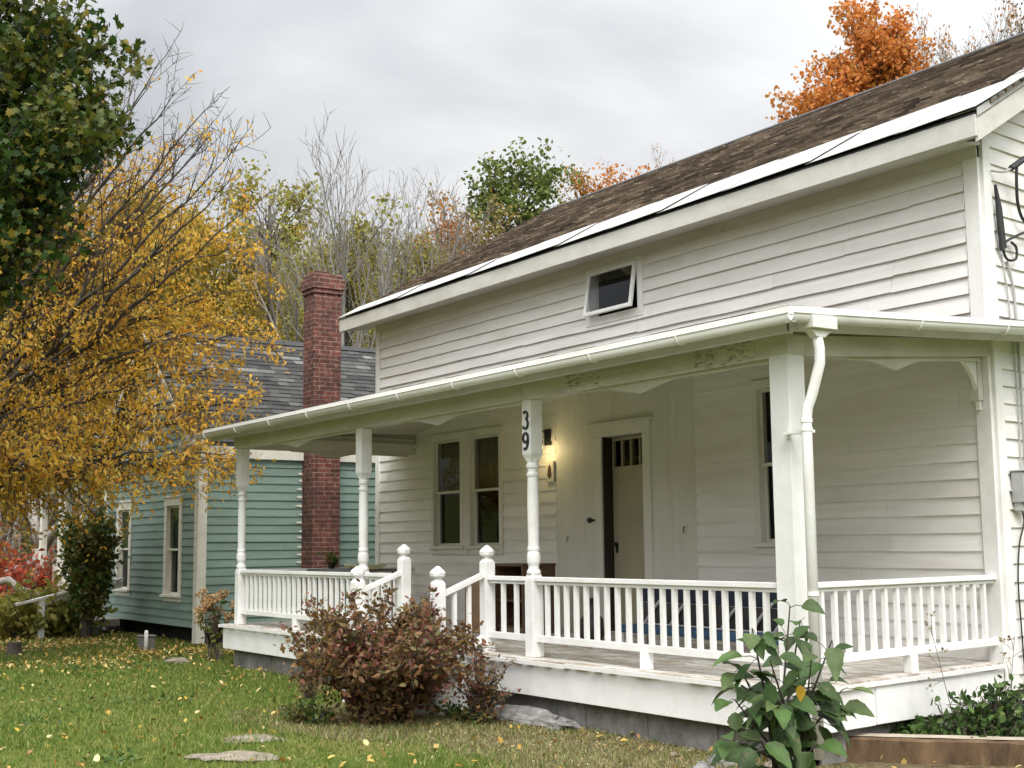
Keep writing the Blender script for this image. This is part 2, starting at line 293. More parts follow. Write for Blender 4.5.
# ---------------------------------------------------------------- mesh builder
class MB:
    def __init__(s): s.v = []; s.f = []
    def add(s, vs_, fs):
        o = len(s.v); s.v += [tuple(v) for v in vs_]; s.f += [tuple(i + o for i in f) for f in fs]; return s
    def box(s, a, b):
        x0, y0, z0 = a; x1, y1, z1 = b
        if x0 > x1: x0, x1 = x1, x0
        if y0 > y1: y0, y1 = y1, y0
        if z0 > z1: z0, z1 = z1, z0
        return s.add([(x0, y0, z0), (x1, y0, z0), (x1, y1, z0), (x0, y1, z0), (x0, y0, z1), (x1, y0, z1), (x1, y1, z1), (x0, y1, z1)],
                     [(0, 3, 2, 1), (4, 5, 6, 7), (0, 1, 5, 4), (1, 2, 6, 5), (2, 3, 7, 6), (3, 0, 4, 7)])
    def bar(s, p, q, w_, h, up=(0, 0, 1)):          # box section along p->q
        p, q = Vector(p), Vector(q); d = (q - p).normalized(); u = Vector(up)
        sd = d.cross(u).normalized(); uu = sd.cross(d).normalized(); a = sd * w_ / 2; b = uu * h / 2
        vs_ = [p - a - b, p + a - b, p + a + b, p - a + b, q - a - b, q + a - b, q + a + b, q - a + b]
        return s.add(vs_, [(0, 1, 2, 3), (7, 6, 5, 4), (0, 4, 5, 1), (1, 5, 6, 2), (2, 6, 7, 3), (3, 7, 4, 0)])
    def tube(s, pts, rad, n=8, cap=True):
        pts = [Vector(p) for p in pts]; k = len(pts)
        if not isinstance(rad, (list, tuple)): rad = [rad] * k
        vs_ = []; prev = None
        for i, p in enumerate(pts):
            d = (pts[min(i + 1, k - 1)] - pts[max(i - 1, 0)])
            if d.length < 1e-9: d = Vector((0, 0, 1))
            d.normalize()
            r = prev if prev is not None else (Vector((1, 0, 0)) if abs(d.x) < .8 else Vector((0, 1, 0)))
            a = (r - d * r.dot(d)).normalized(); prev = a; b = d.cross(a)
            for j in range(n):
                t = 2 * math.pi * j / n; vs_.append(p + a * (math.cos(t) * rad[i]) + b * (math.sin(t) * rad[i]))
        fs = [(i * n + j, i * n + (j + 1) % n, (i + 1) * n + (j + 1) % n, (i + 1) * n + j) for i in range(k - 1) for j in range(n)]
        if cap: fs += [tuple(range(n - 1, -1, -1)), tuple((k - 1) * n + j for j in range(n))]
        return s.add(vs_, fs)
    def lathe(s, c, prof, n=16, rot=0):             # prof: (r,z) list
        vs_ = []
        for r, z in prof:
            for j in range(n):
                t = 2 * math.pi * j / n + rot; vs_.append((c[0] + r * math.cos(t), c[1] + r * math.sin(t), c[2] + z))
        k = len(prof)
        fs = [(i * n + j, i * n + (j + 1) % n, (i + 1) * n + (j + 1) % n, (i + 1) * n + j) for i in range(k - 1) for j in range(n)]
        fs += [tuple(range(n - 1, -1, -1)), tuple((k - 1) * n + j for j in range(n))]
        return s.add(vs_, fs)
    def prism(s, poly, off):                        # planar polygon (3d pts) extruded by off
        n = len(poly); o = Vector(off); vs_ = [Vector(p) for p in poly] + [Vector(p) + o for p in poly]
        fs = [tuple(range(n)), tuple(range(2 * n - 1, n - 1, -1))] + [(i + n, (i + 1) % n + n, (i + 1) % n, i) for i in range(n)]
        return s.add(vs_, fs)
    def quad(s, *p): return s.add(p, [tuple(range(len(p)))])
ORG = {}
def origin(o): return ORG.get(o.name, Vector((0, 0, 0)))
def put(name, me, mat, parent=None, loc=None):
    o = bpy.data.objects.new(name, me); C.objects.link(o)
    if mat is not None:
        me.materials.clear(); me.materials.append(mat)
    if parent is not None:
        o.parent = parent; ORG[o.name] = origin(parent)
        if loc is not None: ORG[o.name] = Vector(loc)
        o.location = ORG[o.name] - origin(parent)
    elif loc is not None:
        o.location = loc; ORG[o.name] = Vector(loc)
    return o
def ob(name, mb, mat, parent=None, loc=None, smooth=False, bevel=0):
    org = Vector(loc) if loc is not None else (origin(parent) if parent is not None else Vector((0, 0, 0)))
    me = bpy.data.meshes.new(name); me.from_pydata([tuple(Vector(v) - org) for v in mb.v], [], mb.f)
    me.validate(); me.update()
    import bmesh
    bm = bmesh.new(); bm.from_mesh(me); bmesh.ops.recalc_face_normals(bm, faces=bm.faces); bm.to_mesh(me); bm.free()
    if smooth: me.polygons.foreach_set('use_smooth', [True] * len(me.polygons))
    o = put(name, me, mat, parent, loc)
    if bevel:
        b = o.modifiers.new('bevel', 'BEVEL'); b.width = bevel; b.segments = 1; b.limit_method = 'ANGLE'; b.angle_limit = R(40)
    return o
def tag(o, label=None, cat=None, group=None, kind=None):
    if label: o['label'] = label
    if cat: o['category'] = cat
    if group: o['group'] = group
    if kind: o['kind'] = kind
    return o
def thing(name, loc, label, cat, group=None):
    o = bpy.data.objects.new(name, None); o.empty_display_size = .1; C.objects.link(o); o.location = loc; ORG[o.name] = Vector(loc)
    return tag(o, label, cat, group)
def dup(o, parent=None):
    c = o.copy(); C.objects.link(c)
    if parent is not None: c.parent = parent
    for ch in list(o.children): dup(ch, c)
    return c
def np_mesh(name, verts, nper, faces_per):           # many identical little polys
    n = len(verts) // nper; me = bpy.data.meshes.new(name); verts = np.asarray(verts, dtype=np.float32)
    fl = np.array([i for f in faces_per for i in f]); ls = [len(f) for f in faces_per]
    idx = (fl[None, :] + (np.arange(n) * nper)[:, None]).ravel().astype(np.int32)
    lt = np.tile(ls, n); st = np.concatenate([[0], np.cumsum(lt)[:-1]])
    me.vertices.add(len(verts)); me.vertices.foreach_set('co', verts.ravel())
    me.loops.add(len(idx)); me.loops.foreach_set('vertex_index', idx)
    me.polygons.add(len(lt)); me.polygons.foreach_set('loop_start', st.astype(np.int32)); me.polygons.foreach_set('loop_total', lt.astype(np.int32))
    me.update(calc_edges=True); me.validate(); return me
def leaf_mesh(name, pos, size, seed=0, aspect=.6, up=.3, hang=0.0, jit=.35, detailed=False):
    rg = np.random.default_rng(seed); n = len(pos); pos = np.asarray(pos, dtype=np.float64)
    s = size * (1 + jit * (rg.random(n) * 2 - 1))
    a = rg.normal(size=(n, 3)); a[:, 2] -= hang * 1.5; a /= np.linalg.norm(a, axis=1)[:, None]
    b = rg.normal(size=(n, 3)); b[:, 2] += up; b -= a * (a * b).sum(1)[:, None]; b /= np.linalg.norm(b, axis=1)[:, None]
    c = np.cross(a, b); S_ = s[:, None]
    if detailed == 'maple':
        sh_ = [(0, 0), (.10, .30), (-.02, .50), (.32, .36), (.55, .62), (.62, .22), (1.0, 0), (.62, -.22), (.55, -.62), (.32, -.36), (-.02, -.50), (.10, -.30)]
        V = [pos + a * (u - .1) * S_ + c * v * aspect * S_ - b * (.12 * abs(v) + .06 * u * u) * S_ for u, v in sh_] + [pos + a * .3 * S_]
        V = np.stack(V, 1).reshape(-1, 3); return np_mesh(name, V, 13, [(k, (k + 1) % 12, 12) for k in range(12)])
    if detailed:
        V = [pos, pos + a * .3 * S_ + c * aspect * .42 * S_ + b * .06 * S_, pos + a * .7 * S_ + c * aspect * .34 * S_ + b * .03 * S_,
             pos + a * S_ - b * .10 * S_, pos + a * .7 * S_ - c * aspect * .34 * S_ + b * .03 * S_, pos + a * .3 * S_ - c * aspect * .42 * S_ + b * .06 * S_, pos + a * .5 * S_ - b * .03 * S_]
        F_ = [(0, 1, 6), (1, 2, 6), (2, 3, 6), (3, 4, 6), (4, 5, 6), (5, 0, 6)]
    else:
        V = [pos, pos + a * .5 * S_ + c * aspect * .5 * S_ + b * .12 * S_, pos + a * S_, pos + a * .5 * S_ - c * aspect * .5 * S_ + b * .12 * S_]
        F_ = [(0, 1, 2), (0, 2, 3)]
    V = np.stack(V, 1).reshape(-1, 3)
    return np_mesh(name, V, len(F_) and (7 if detailed else 4), F_)

# ---------------------------------------------------------------- siding / wall helpers
def bands(z0, z1, holes):
    zs = sorted({z0, z1, *[h[k] for h in holes for k in (2, 3) if z0 < h[k] < z1]})
    for a, b in zip(zs, zs[1:]):
        if b - a > 1e-4: yield a, b
def spans(u0, u1, a, b, holes):
    cut = sorted([(h[0], h[1]) for h in holes if h[2] < b - 1e-5 and h[3] > a + 1e-5]); u = u0; r = []
    for c, d in cut:
        if c > u: r.append((u, min(c, u1)))
        u = max(u, d)
    if u < u1: r.append((u, u1))
    return [x for x in r if x[1] - x[0] > 1e-3]
def siding(mb, o, du, nrm, u0, u1, z0, z1, step, holes=(), seed=0, proud=.022, top=None, jl=3.6, wob=.003):
    rg = random.Random(seed); o, du, nrm = Vector(o), Vector(du).normalized(), Vector(nrm).normalized()
    z = z0
    while z < z1 - 1e-3:
        st = step * (1 + .05 * (rg.random() - .5)); ze = min(z + st, z1)
        if z1 - ze < .03: ze = z1
        th0 = proud * (.85 + .3 * rg.random()); j = u0 + jl * rg.random(); joints = []
        while j < u1: joints.append(j); j += jl * (.7 + .6 * rg.random())
        for a, b in bands(z, ze, holes):
            ta = th0 + (.003 - th0) * (a - z) / (ze - z); tb = th0 + (.003 - th0) * (b - z) / (ze - z)
            for p, q in spans(u0, u1, a, b, holes):
                if top:                               # clip to gable line
                    qa = min(q, top(a)[1]); pa = max(p, top(a)[0])
                    if qa - pa < .02: continue
                    p, q = pa, qa
                ks = [p] + [x for x in joints if p + .1 < x < q - .1] + [q]
                for s_, e_ in zip(ks, ks[1:]):
                    e2 = e_ - (.003 if e_ != q else 0); nn = max(1, int((e2 - s_) / .7)); vs_ = []
                    for i in range(nn + 1):
                        u = s_ + (e2 - s_) * i / nn; wz = wob * (rg.random() - .5) * 2 if a == z else 0
                        P = o + du * u
                        lo = P + nrm * ta; hi = P + nrm * tb
                        vs_ += [(P.x, P.y, a + wz), (lo.x, lo.y, a + wz), (hi.x, hi.y, b + (.004 if b == ze else 0))]
                    fs = []
                    for i in range(nn):
                        k = i * 3; fs += [(k, k + 3, k + 4, k + 1), (k + 1, k + 4, k + 5, k + 2)]
                    fs += [(0, 1, 2), (nn * 3 + 2, nn * 3 + 1, nn * 3)]
                    mb.add(vs_, fs)
        z = ze
def panel(mb, o, du, nrm, u0, u1, z0, z1, depth, holes=(), top=None):
    o, du, nrm = Vector(o), Vector(du).normalized(), Vector(nrm).normalized()
    for a, b in bands(z0, z1, holes):
        for p, q in spans(u0, u1, a, b, holes):
            A = o + du * p; B = o + du * q; D = -nrm * depth
            vs_ = [(A.x, A.y, a), (B.x, B.y, a), (B.x + D.x, B.y + D.y, a), (A.x + D.x, A.y + D.y, a)]
            vs_ += [(x, y, b) for x, y, _ in vs_]
            mb.add(vs_, [(0, 3, 2, 1), (4, 5, 6, 7), (0, 1, 5, 4), (1, 2, 6, 5), (2, 3, 7, 6), (3, 0, 4, 7)])
class Fr:                                             # local frame on a wall: (u along, n outward, z)
    def __init__(s, o, du, nrm): s.o, s.u, s.n = Vector(o), Vector(du).normalized(), Vector(nrm).normalized()
    def p(s, u, n, z): v = s.o + s.u * u + s.n * n; return (v.x, v.y, z)
    def box(s, mb, u0, u1, n0, n1, z0, z1):
        vs_ = [s.p(u0, n0, z0), s.p(u1, n0, z0), s.p(u1, n1, z0), s.p(u0, n1, z0), s.p(u0, n0, z1), s.p(u1, n0, z1), s.p(u1, n1, z1), s.p(u0, n1, z1)]
        mb.add(vs_, [(0, 3, 2, 1), (4, 5, 6, 7), (0, 1, 5, 4), (1, 2, 6, 5), (2, 3, 7, 6), (3, 0, 4, 7)])
def sash_window(fr, parent, u0, u1, z0, z1, tm, cw=.11, head=.13, cap=True, curtain=None, sill_out=.05, label=None, sashmat=None):
    """u0..z1 = clear opening"""
    cas = MB()
    fr.box(cas, u0 - cw, u0, -.06, .035, z0, z1); fr.box(cas, u1, u1 + cw, -.06, .035, z0, z1)
    fr.box(cas, u0 - cw - .01, u1 + cw + .01, -.06, .04, z1, z1 + head)
    if cap: fr.box(cas, u0 - cw - .03, u1 + cw + .03, -.06, .06, z1 + head, z1 + head + .03)
    w_ = ob('window', cas, tm, parent, bevel=.004)
    if label: w_['label'] = label
    s_ = MB(); fr.box(s_, u0 - cw - .02, u1 + cw + .02, -.06, .04 + sill_out, z0 - .045, z0); fr.box(s_, u0 - cw, u1 + cw, -.04, .028, z0 - .12, z0 - .045); ob('sill', s_, tm, w_, bevel=.004)
    zm = (z0 + z1) / 2; k = .035
    for a, b, dn, nm in ((zm - .012, z1, -.012, 'upper_sash'), (z0, zm + .025, -.045, 'lower_sash')):
        q = MB(); fr.box(q, u0, u0 + k, dn - .03, dn, a, b); fr.box(q, u1 - k, u1, dn - .03, dn, a, b); fr.box(q, u0 + k, u1 - k, dn - .03, dn, a, a + k); fr.box(q, u0 + k, u1 - k, dn - .03, dn, b - k, b)
        ob(nm, q, sashmat or tm, w_, bevel=.003)
    gl = MB(); gl.quad(fr.p(u0 + k, -.025, zm), fr.p(u1 - k, -.025, zm), fr.p(u1 - k, -.025, z1 - k), fr.p(u0 + k, -.025, z1 - k))
    gl.quad(fr.p(u0 + k, -.06, z0 + k), fr.p(u1 - k, -.06, z0 + k), fr.p(u1 - k, -.06, zm), fr.p(u0 + k, -.06, zm))
    ob('glass', gl, M['glass'], w_)
    if curtain:
        cu = MB(); n_ = 26; zt, zb = z1 - .02, z0 + (z1 - z0) * curtain[1]; vs_ = []
        for i in range(n_ + 1):
            u = u0 + (u1 - u0) * i / n_; nn = -.12 - .015 * math.sin(i * 1.9); vs_ += [fr.p(u, nn, zb), fr.p(u, nn, zt)]
        cu.add(vs_, [(2 * i, 2 * i + 2, 2 * i + 3, 2 * i + 1) for i in range(n_)]); ob('curtain', cu, M[curtain[0]], w_)
    return w_
def shingles(mb, A, U, Vv, lu, lv, expo, wid, seed=0, th=.012, clip=None):
    """A lower-left corner, U along eave, Vv up slope"""
    rg = random.Random(seed); A, U, Vv = Vector(A), Vector(U).normalized(), Vector(Vv).normalized(); Nn = U.cross(Vv).normalized()
    if Nn.z < 0: Nn = -Nn
    r = 0; v = 0
    while v < lv:
        u = -wid * rg.random(); ve = min(v + expo * 1.15, lv)
        while u < lu:
            w_ = wid * (.6 + .8 * rg.random()); a, b = max(u, 0), min(u + w_, lu)
            if b > a + .01:
                dv = .012 * (rg.random() - .5); t0 = th * (.8 + .6 * rg.random())
                if clip: a, b = clip(a, b, v)
                if b > a + .01:
                    pts = [A + U * a + Vv * (v + dv), A + U * b + Vv * (v + dv), A + U * b + Vv * ve, A + U * a + Vv * ve]
                    up = [pts[0] + Nn * t0, pts[1] + Nn * t0, pts[2] + Nn * .002, pts[3] + Nn * .002]
                    mb.add([pts[0], pts[1]] + up, [(0, 1, 3, 2), (2, 3, 4, 5), (0, 2, 5), (1, 4, 3)])
            u += w_ + .003
        v += expo; r += 1

# ---------------------------------------------------------------- ground
FWD = Vector((-.825, .565, 0)).normalized()
def hgt(x, y):
    s = x * FWD.x + y * FWD.y; t = max(0, s - 30); q = max(0, min(1, (s - 30) / 60))
    return 9 * q * q * (3 - 2 * q) + max(0, s - 90) * .05
gm = MB(); xs = sorted(set([-700, -400, -250, -180] + list(range(-130, 61, 5)) + [90, 150, 300, 700])); ys = sorted(set([-700, -400, -200, -100] + list(range(-60, 131, 5)) + [180, 300, 700]))
vs_ = [(x, y, hgt(x, y)) for y in ys for x in xs]; nx = len(xs)
gm.add(vs_, [(j * nx + i, j * nx + i + 1, (j + 1) * nx + i + 1, (j + 1) * nx + i) for j in range(len(ys) - 1) for i in range(nx - 1)])
tag(ob('ground', gm, M['ground'], smooth=True), kind='structure')
# bare dirt strip in front of the porch
rg = random.Random(4); dm = MB(); cx_, cy_ = -8.6, 6.25; ring = []
up_, lo_ = [], []
for i in range(41):
    x = -12.0 + i * (7.2 / 40); up_.append((x, 7.25 if x < -6.7 else 9.7, .004)); lo_.append((x, 5.0 + .35 * math.sin(x * 1.3) + rg.uniform(-.12, .12) - max(0, x + 8.5) * .08, .004))
n_ = len(up_); dm.add(lo_ + up_, [(i, i + 1, n_ + i + 1, n_ + i) for i in range(n_ - 1)])
tag(ob('dirt_patch', dm, M['dirt']), kind='structure')

# ---------------------------------------------------------------- farmhouse
W = 9.5; XL, XR = -17.57, -6.72; DZ = .55
SK = Vector((-.09, 1, 0)).normalized()                 # gable wall runs a little out of square
house = thing('farmhouse', (-12, 9.5, 0), 'white clapboard house with long front porch, brown shingle roof and number 39 on a post', 'house')
ff = Fr((0, W, 0), (1, 0, 0), (0, -1, 0))
WA = (-15.86, -15.16, 1.55, 3.02); WB = (-14.90, -14.20, 1.55, 3.02); WC = (-9.46, -8.98, 1.55, 3.10)
DR = (-12.02, -11.27, DZ, 2.80); AT = (-12.19, -11.30, 4.24, 4.79)
holes = [WA, WB, WC, DR, AT]
bk = MB(); panel(bk, (0, W, 0), (1, 0, 0), (0, -1, 0), XL, XR, .25, 5.0, .12, [h if h is DR else (h[0] - .015, h[1] + .015, h[2] - .015, h[3] + .015) for h in holes])
FL = (-12.95, -10.42, 0, 3.6)
def grow(h, a): return (h[0] - a, h[1] + a, h[2] - a, h[3] + a)
H2 = [(-15.94, -14.12, 1.42, 3.12), (WC[0] - .075, WC[1] + .075, 1.43, 3.2), (FL[0], FL[1], DZ, 3.62), grow(AT, .07)]
siding(bk, (0, W, 0), (1, 0, 0), (0, -1, 0), XL + .02, XR - .14, .55, 3.5, .152, H2, 1, .02)
siding(bk, (0, W, 0), (1, 0, 0), (0, -1, 0), XL + .11, XR - .16, 3.5, 4.98, .152, H2, 2, .030, wob=.006)
# gable side
gfr = Fr((XR, W, 0), SK, (1, .09, 0)); GW = 7.2; sl_ = .565
panel(bk, (XR, W, 0), SK, (1, .09, 0), 0.13, GW, .2, 5.0, .12)
def gtop(z): 
    if z < 5.0: return (0, GW)
    t = (z - 5.0) / sl_; return (t, GW - t)
gp = MB()
bk.prism([gfr.p(.05, 0, 5.0), gfr.p(GW - .05, 0, 5.0), gfr.p(GW / 2, 0, 5.0 + sl_ * (GW / 2 - .05))], Vector((-1, -.09, 0)) * .1)
siding(bk, (XR, W, 0), SK, (1, .09, 0), .12, GW, .3, 6.98, .15, (), 3, .022, top=gtop)
ob('wall', bk, M['siding'], house)
fl = MB()
for i in range(9):
    a = FL[0] + i * (FL[1] - FL[0]) / 9; b = a + (FL[1] - FL[0]) / 9 - .0015
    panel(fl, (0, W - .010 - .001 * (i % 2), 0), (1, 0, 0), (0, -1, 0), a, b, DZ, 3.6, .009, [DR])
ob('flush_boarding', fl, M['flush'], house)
cbm = MB(); ff.box(cbm, XR - .15, XR, 0, .034, .25, 4.98); ob('corner_board', cbm, M['trim'], house, bevel=.004)
cbm = MB(); gfr.box(cbm, 0, .12, -.05, .034, .25, 5.05); ob('corner_board', cbm, M['trim'], house, bevel=.004)
cbm = MB(); ff.box(cbm, XL - .02, XL + .1, -.05, .034, .25, 4.98); ob('corner_board', cbm, M['trim'], house, bevel=.004)
rest = MB(); rest.box((XL, W + .13, .25), (XL + .1, W + 7, 5.0)); rest.box((XL, W + 6.9, .25), (XR - .7, W + 7, 5.0))
rest.prism([(XL, W, 5.0), (XL, W + 7.2, 5.0), (XL, W + 3.6, 5.0 + sl_ * 3.55)], (.1, 0, 0)); ob('back_wall', rest, M['siding'], house)
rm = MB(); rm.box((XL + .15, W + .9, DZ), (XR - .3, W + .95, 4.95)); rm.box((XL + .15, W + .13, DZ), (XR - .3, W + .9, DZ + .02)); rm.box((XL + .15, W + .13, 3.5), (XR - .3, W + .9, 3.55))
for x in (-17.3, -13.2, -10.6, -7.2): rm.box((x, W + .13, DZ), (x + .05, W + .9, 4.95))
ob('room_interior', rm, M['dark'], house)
fd = MB(); fd.box((XL + .02, W + .02, 0), (XR - .02, W + .2, .26)); gfr.box(fd, .05, 7, -.2, -.01, 0, .2)
ob('foundation', fd, M['block'], house)

# windows
sash_window(ff, house, *WA, M['flush'], .075, .09, False, ('curtain', .5), .02)
sash_window(ff, house, *WB, M['flush'], .075, .09, False, ('curtain', .5), .02)
q = MB(); ff.box(q, -15.084, -14.976, -.05, .03, 1.43, 3.11); ob('window_mullion', q, M['flush'], house)
sash_window(ff, house, *WC, M['flush'], .07, .09, False, None, .03)
# attic awning window, bottom pushed out
aw = MB(); u0, u1, z0, z1 = AT
ff.box(aw, u0 - .07, u0, -.08, .036, z0 - .1, z1 + .1); ff.box(aw, u1, u1 + .09, -.08, .036, z0 - .1, z1 + .1); ff.box(aw, u0, u1, -.08, .036, z1, z1 + .1); ff.box(aw, u0, u1, -.08, .036, z0 - .1, z0)
a_ = ob('window', aw, M['trim'], house, bevel=.004); a_['label'] = 'small upper awning window pushed open at the bottom'
k = .045; an = R(9)
def aws(u, n, t): return ff.p(u, .02 + n * math.cos(an) + t * math.sin(an), z1 - t * math.cos(an) + n * math.sin(an))
def awbox(mb, ua, ub, na, nb, ta, tb):
    v = [aws(ua, na, ta), aws(ub, na, ta), aws(ub, nb, ta), aws(ua, nb, ta), aws(ua, na, tb), aws(ub, na, tb), aws(ub, nb, tb), aws(ua, nb, tb)]
    mb.add(v, [(0, 3, 2, 1), (4, 5, 6, 7), (0, 1, 5, 4), (1, 2, 6, 5), (2, 3, 7, 6), (3, 0, 4, 7)])
sm = MB(); H = z1 - z0
awbox(sm, u0, u0 + k, 0, .035, 0, H); awbox(sm, u1 - k, u1, 0, .035, 0, H); awbox(sm, u0 + k, u1 - k, 0, .035, 0, k); awbox(sm, u0 + k, u1 - k, 0, .035, H - k, H)
ob('sash', sm, M['rail'], a_, bevel=.003)
gq = MB(); gq.quad(aws(u0 + k, .015, k), aws(u1 - k, .015, k), aws(u1 - k, .015, H - k), aws(u0 + k, .015, H - k)); ob('glass', gq, M['glass'], a_)

# door, a little ajar, hinged at its right side
dc = MB(); ff.box(dc, DR[0] - .13, DR[0], 0, .04, DZ, DR[3]); ff.box(dc, DR[1], DR[1] + .13, 0, .04, DZ, DR[3]); ff.box(dc, DR[0] - .14, DR[1] + .14, 0, .045, DR[3], DR[3] + .14); ff.box(dc, DR[0] - .18, DR[1] + .18, 0, .08, DR[3] + .14, DR[3] + .165)
dcf = ob('door_casing', dc, M['flush'], house, bevel=.004)
jb = MB(); ff.box(jb, DR[0] + .001, DR[0] + .02, -.16, .015, DZ, DR[3] - .001); ff.box(jb, DR[1] - .012, DR[1] - .001, -.06, .01, DZ, DR[3] - .001); ob('door_jamb', jb, M['darkwood'], dcf)
dd = MB(); hinge = Vector((DR[1], W + .07, 0)); ang = R(3); du = Vector((-math.cos(ang), math.sin(ang), 0)); dfr = Fr(hinge, du, Vector((-math.sin(ang), -math.cos(ang), 0)))
DW, ZT = .72, DR[3] - .01; zw0 = ZT - .34; nw = 4; mw = .022
dfr.box(dd, 0, DW, -.045, 0, DZ + .02, zw0); dfr.box(dd, 0, DW, -.045, 0, ZT - .035, ZT)
for i in range(nw + 1):
    uu = i * (DW - mw) / nw; dfr.box(dd, uu, uu + mw, -.045, 0, zw0, ZT - .035)
door = ob('door', dd, M['door'], house, bevel=.003)
dg = MB(); dg.quad(dfr.p(.02, -.02, zw0), dfr.p(DW - .02, -.02, zw0), dfr.p(DW - .02, -.02, ZT - .03), dfr.p(.02, -.02, ZT - .03)); ob('door_glass', dg, M['glass'], door)
kn = MB(); kc = dfr.p(DW - .07, .05, 1.55); kn.tube([dfr.p(DW - .07, 0, 1.55), dfr.p(DW - .07, .03, 1.55)], .012, 8); kn.lathe((kc[0], kc[1], kc[2] - .03), [(.005, 0), (.025, .01), (.03, .03), (.025, .05), (.005, .06)], 12)
kn.box(*[Vector(kc) - Vector((.02, -.04, .1)), Vector(kc) + Vector((.02, .05, .02))]); ob('door_handle', kn, M['black'], door)
kn = MB(); kn.tube([ff.p(-12.17, .04, 1.83), ff.p(-12.17, .08, 1.83)], [.018, .012], 10); kn.tube([ff.p(-12.17, .08, 1.83), ff.p(-12.17, .09, 1.83), ff.p(-12.17, .12, 1.83), ff.p(-12.17, .13, 1.83)], [.02, .033, .033, .02], 12)
ob('door_bell', kn, M['black'], dcf, smooth=True)

# roof
EY, EZ, RX = 9.05, 5.06, -6.4; RYp, RZp = 13.05, 7.33
def roof_slab(p0, p1, p2, p3, th):                     # eave-left, eave-right, ridge-right, ridge-left
    mb = MB(); n = (Vector(p1) - Vector(p0)).cross(Vector(p3) - Vector(p0)).normalized()
    if n.z < 0: n = -n
    mb.prism([p0, p1, p2, p3], -n * th); return mb
sk = -.09
e0 = (XL - .4, EY, EZ); e1 = (RX, EY, EZ); r1 = (RX + sk * 4, RYp, RZp); r0 = (XL - .4, RYp, RZp)
roof = ob('roof', roof_slab(e0, e1, r1, r0, .04), M['shingle'], house)
b0 = (XL - .4, 2 * RYp - EY, EZ); b1 = (RX + sk * 8, 2 * RYp - EY, EZ)
ob('roof_back_slope', roof_slab(b0, b1, r1, r0, .04), M['shingle'], roof)
sh = MB(); Vs = (Vector(r0) - Vector(e0)); LV = Vs.length
def clipr(a, b, v): return a, min(b, (RX - XL + .4) + sk * v * .87)
shingles(sh, Vector(e0) + Vs.normalized() * .24, (1, 0, 0), Vs, RX - XL + .4, LV - .24, .15, .26, 5, .030, clipr)
ob('shingle_courses', sh, M['shingle'], roof)
rc = MB(); nn = Vector((0, -Vs.z, Vs.y)).normalized()
rc.prism([(XL - .42, RYp - .12, RZp - .06), (XL - .42, RYp - .12, RZp - .02), (XL - .42, RYp, RZp + .05), (XL - .42, RYp + .12, RZp - .02), (XL - .42, RYp + .12, RZp - .06)], (RX + sk * 4 - XL + .42, 0, 0)); 
ob('ridge_cap', rc, M['black'], roof)
mb_ = MB(); rg = random.Random(8); x = XL - .44; i = 0; U = Vector((1, 0, 0)); Vn = Vs.normalized(); Nn = Vector((0, -Vn.z, Vn.y))
while x < RX:                                         # overlapping sheets of white metal at the eave
    w_ = rg.uniform(.85, 1.15); xe = min(x + w_ + .06, RX + .02); v1 = .40 + .046 * i + rg.uniform(-.03, .035); v2 = v1 + rg.uniform(.0, .09); t = .038 + .006 * (i % 2) ; s0 = -.03 + rg.uniform(-.012, .012); s1 = -.03 + rg.uniform(-.012, .012)
    O = Vector((0, EY, EZ)); P = [O + U * x + Vn * s0 + Nn * t, O + U * xe + Vn * s1 + Nn * (t + .013), O + U * xe + Vn * v2 + Nn * (t + .013), O + U * x + Vn * v1 + Nn * (t + .004)]
    mb_.prism(P, -Nn * .004); 
    x += w_; i += 1
ob('eave_flashing', mb_, M['metalband'], roof)
de = MB(); de.prism([(XL - .43, EY - .012, EZ - .028), (XL - .43, EY - .012, EZ + .004), (XL - .43, EY + .05, EZ + .03), (XL - .43, EY + .05, EZ - .02)], (RX - XL + .42, 0, 0)); ob('drip_edge', de, M['black'], roof)
fa = MB(); fa.box((XL - .40, EY - .016, EZ - .20), (RX - .008, EY + .04, EZ - .014)); ob('fascia', fa, M['fascia'], house, bevel=.004)
so_ = MB(); so_.prism([(XL - .38, EY + .04, EZ - .19), (XL - .38, W + .02, EZ - .12), (XL - .38, W + .02, EZ - .09), (XL - .38, EY + .04, EZ - .16)], (XR - XL + .40, 0, 0)); ob('soffit', so_, M['cream'], house)
fz = MB(); ff.box(fz, XL - .01, XR, .002, .04, EZ - .23, EZ - .10); ob('frieze_board', fz, M['cream'], house)
# rake boards + metal on both gable ends
def rake(x0, y0, z0, x1, y1, z1, xo, nm, mat, dz0, dz1, th=.03):
    mb = MB(); mb.prism([(x0, y0, z0 + dz0), (x1, y1, z1 + dz0), (x1, y1, z1 + dz1), (x0, y0, z0 + dz1)], (xo, 0, 0)); return ob(nm, mb, mat, house)
rake(RX - .002, EY + .006, EZ, RX + sk * 4 - .002, RYp, RZp, -.03, 'rake_board', M['fascia'], -.24, -.035)
rake(RX + .004, EY + .002, EZ, RX + sk * 4 + .004, RYp, RZp, -.30, 'rake_flashing', M['metalband'], .028, .036)
rake(RX + .006, EY - .004, EZ, RX + sk * 4 + .006, RYp, RZp, -.004, 'rake_flashing', M['metalband'], -.035, .036)
rake(RX + sk * 4, RYp, RZp, RX + sk * 8, 2 * RYp - EY, EZ, -.03, 'rake_board', M['fascia'], -.24, -.035)
rake(XL - .41, EY, EZ, XL - .41, RYp, RZp, .03, 'rake_board', M['fascia'], -.2, -.03)
rake(XL - .41, RYp, RZp, XL - .41, 2 * RYp - EY, EZ, .03, 'rake_board', M['fascia'], -.2, -.03)

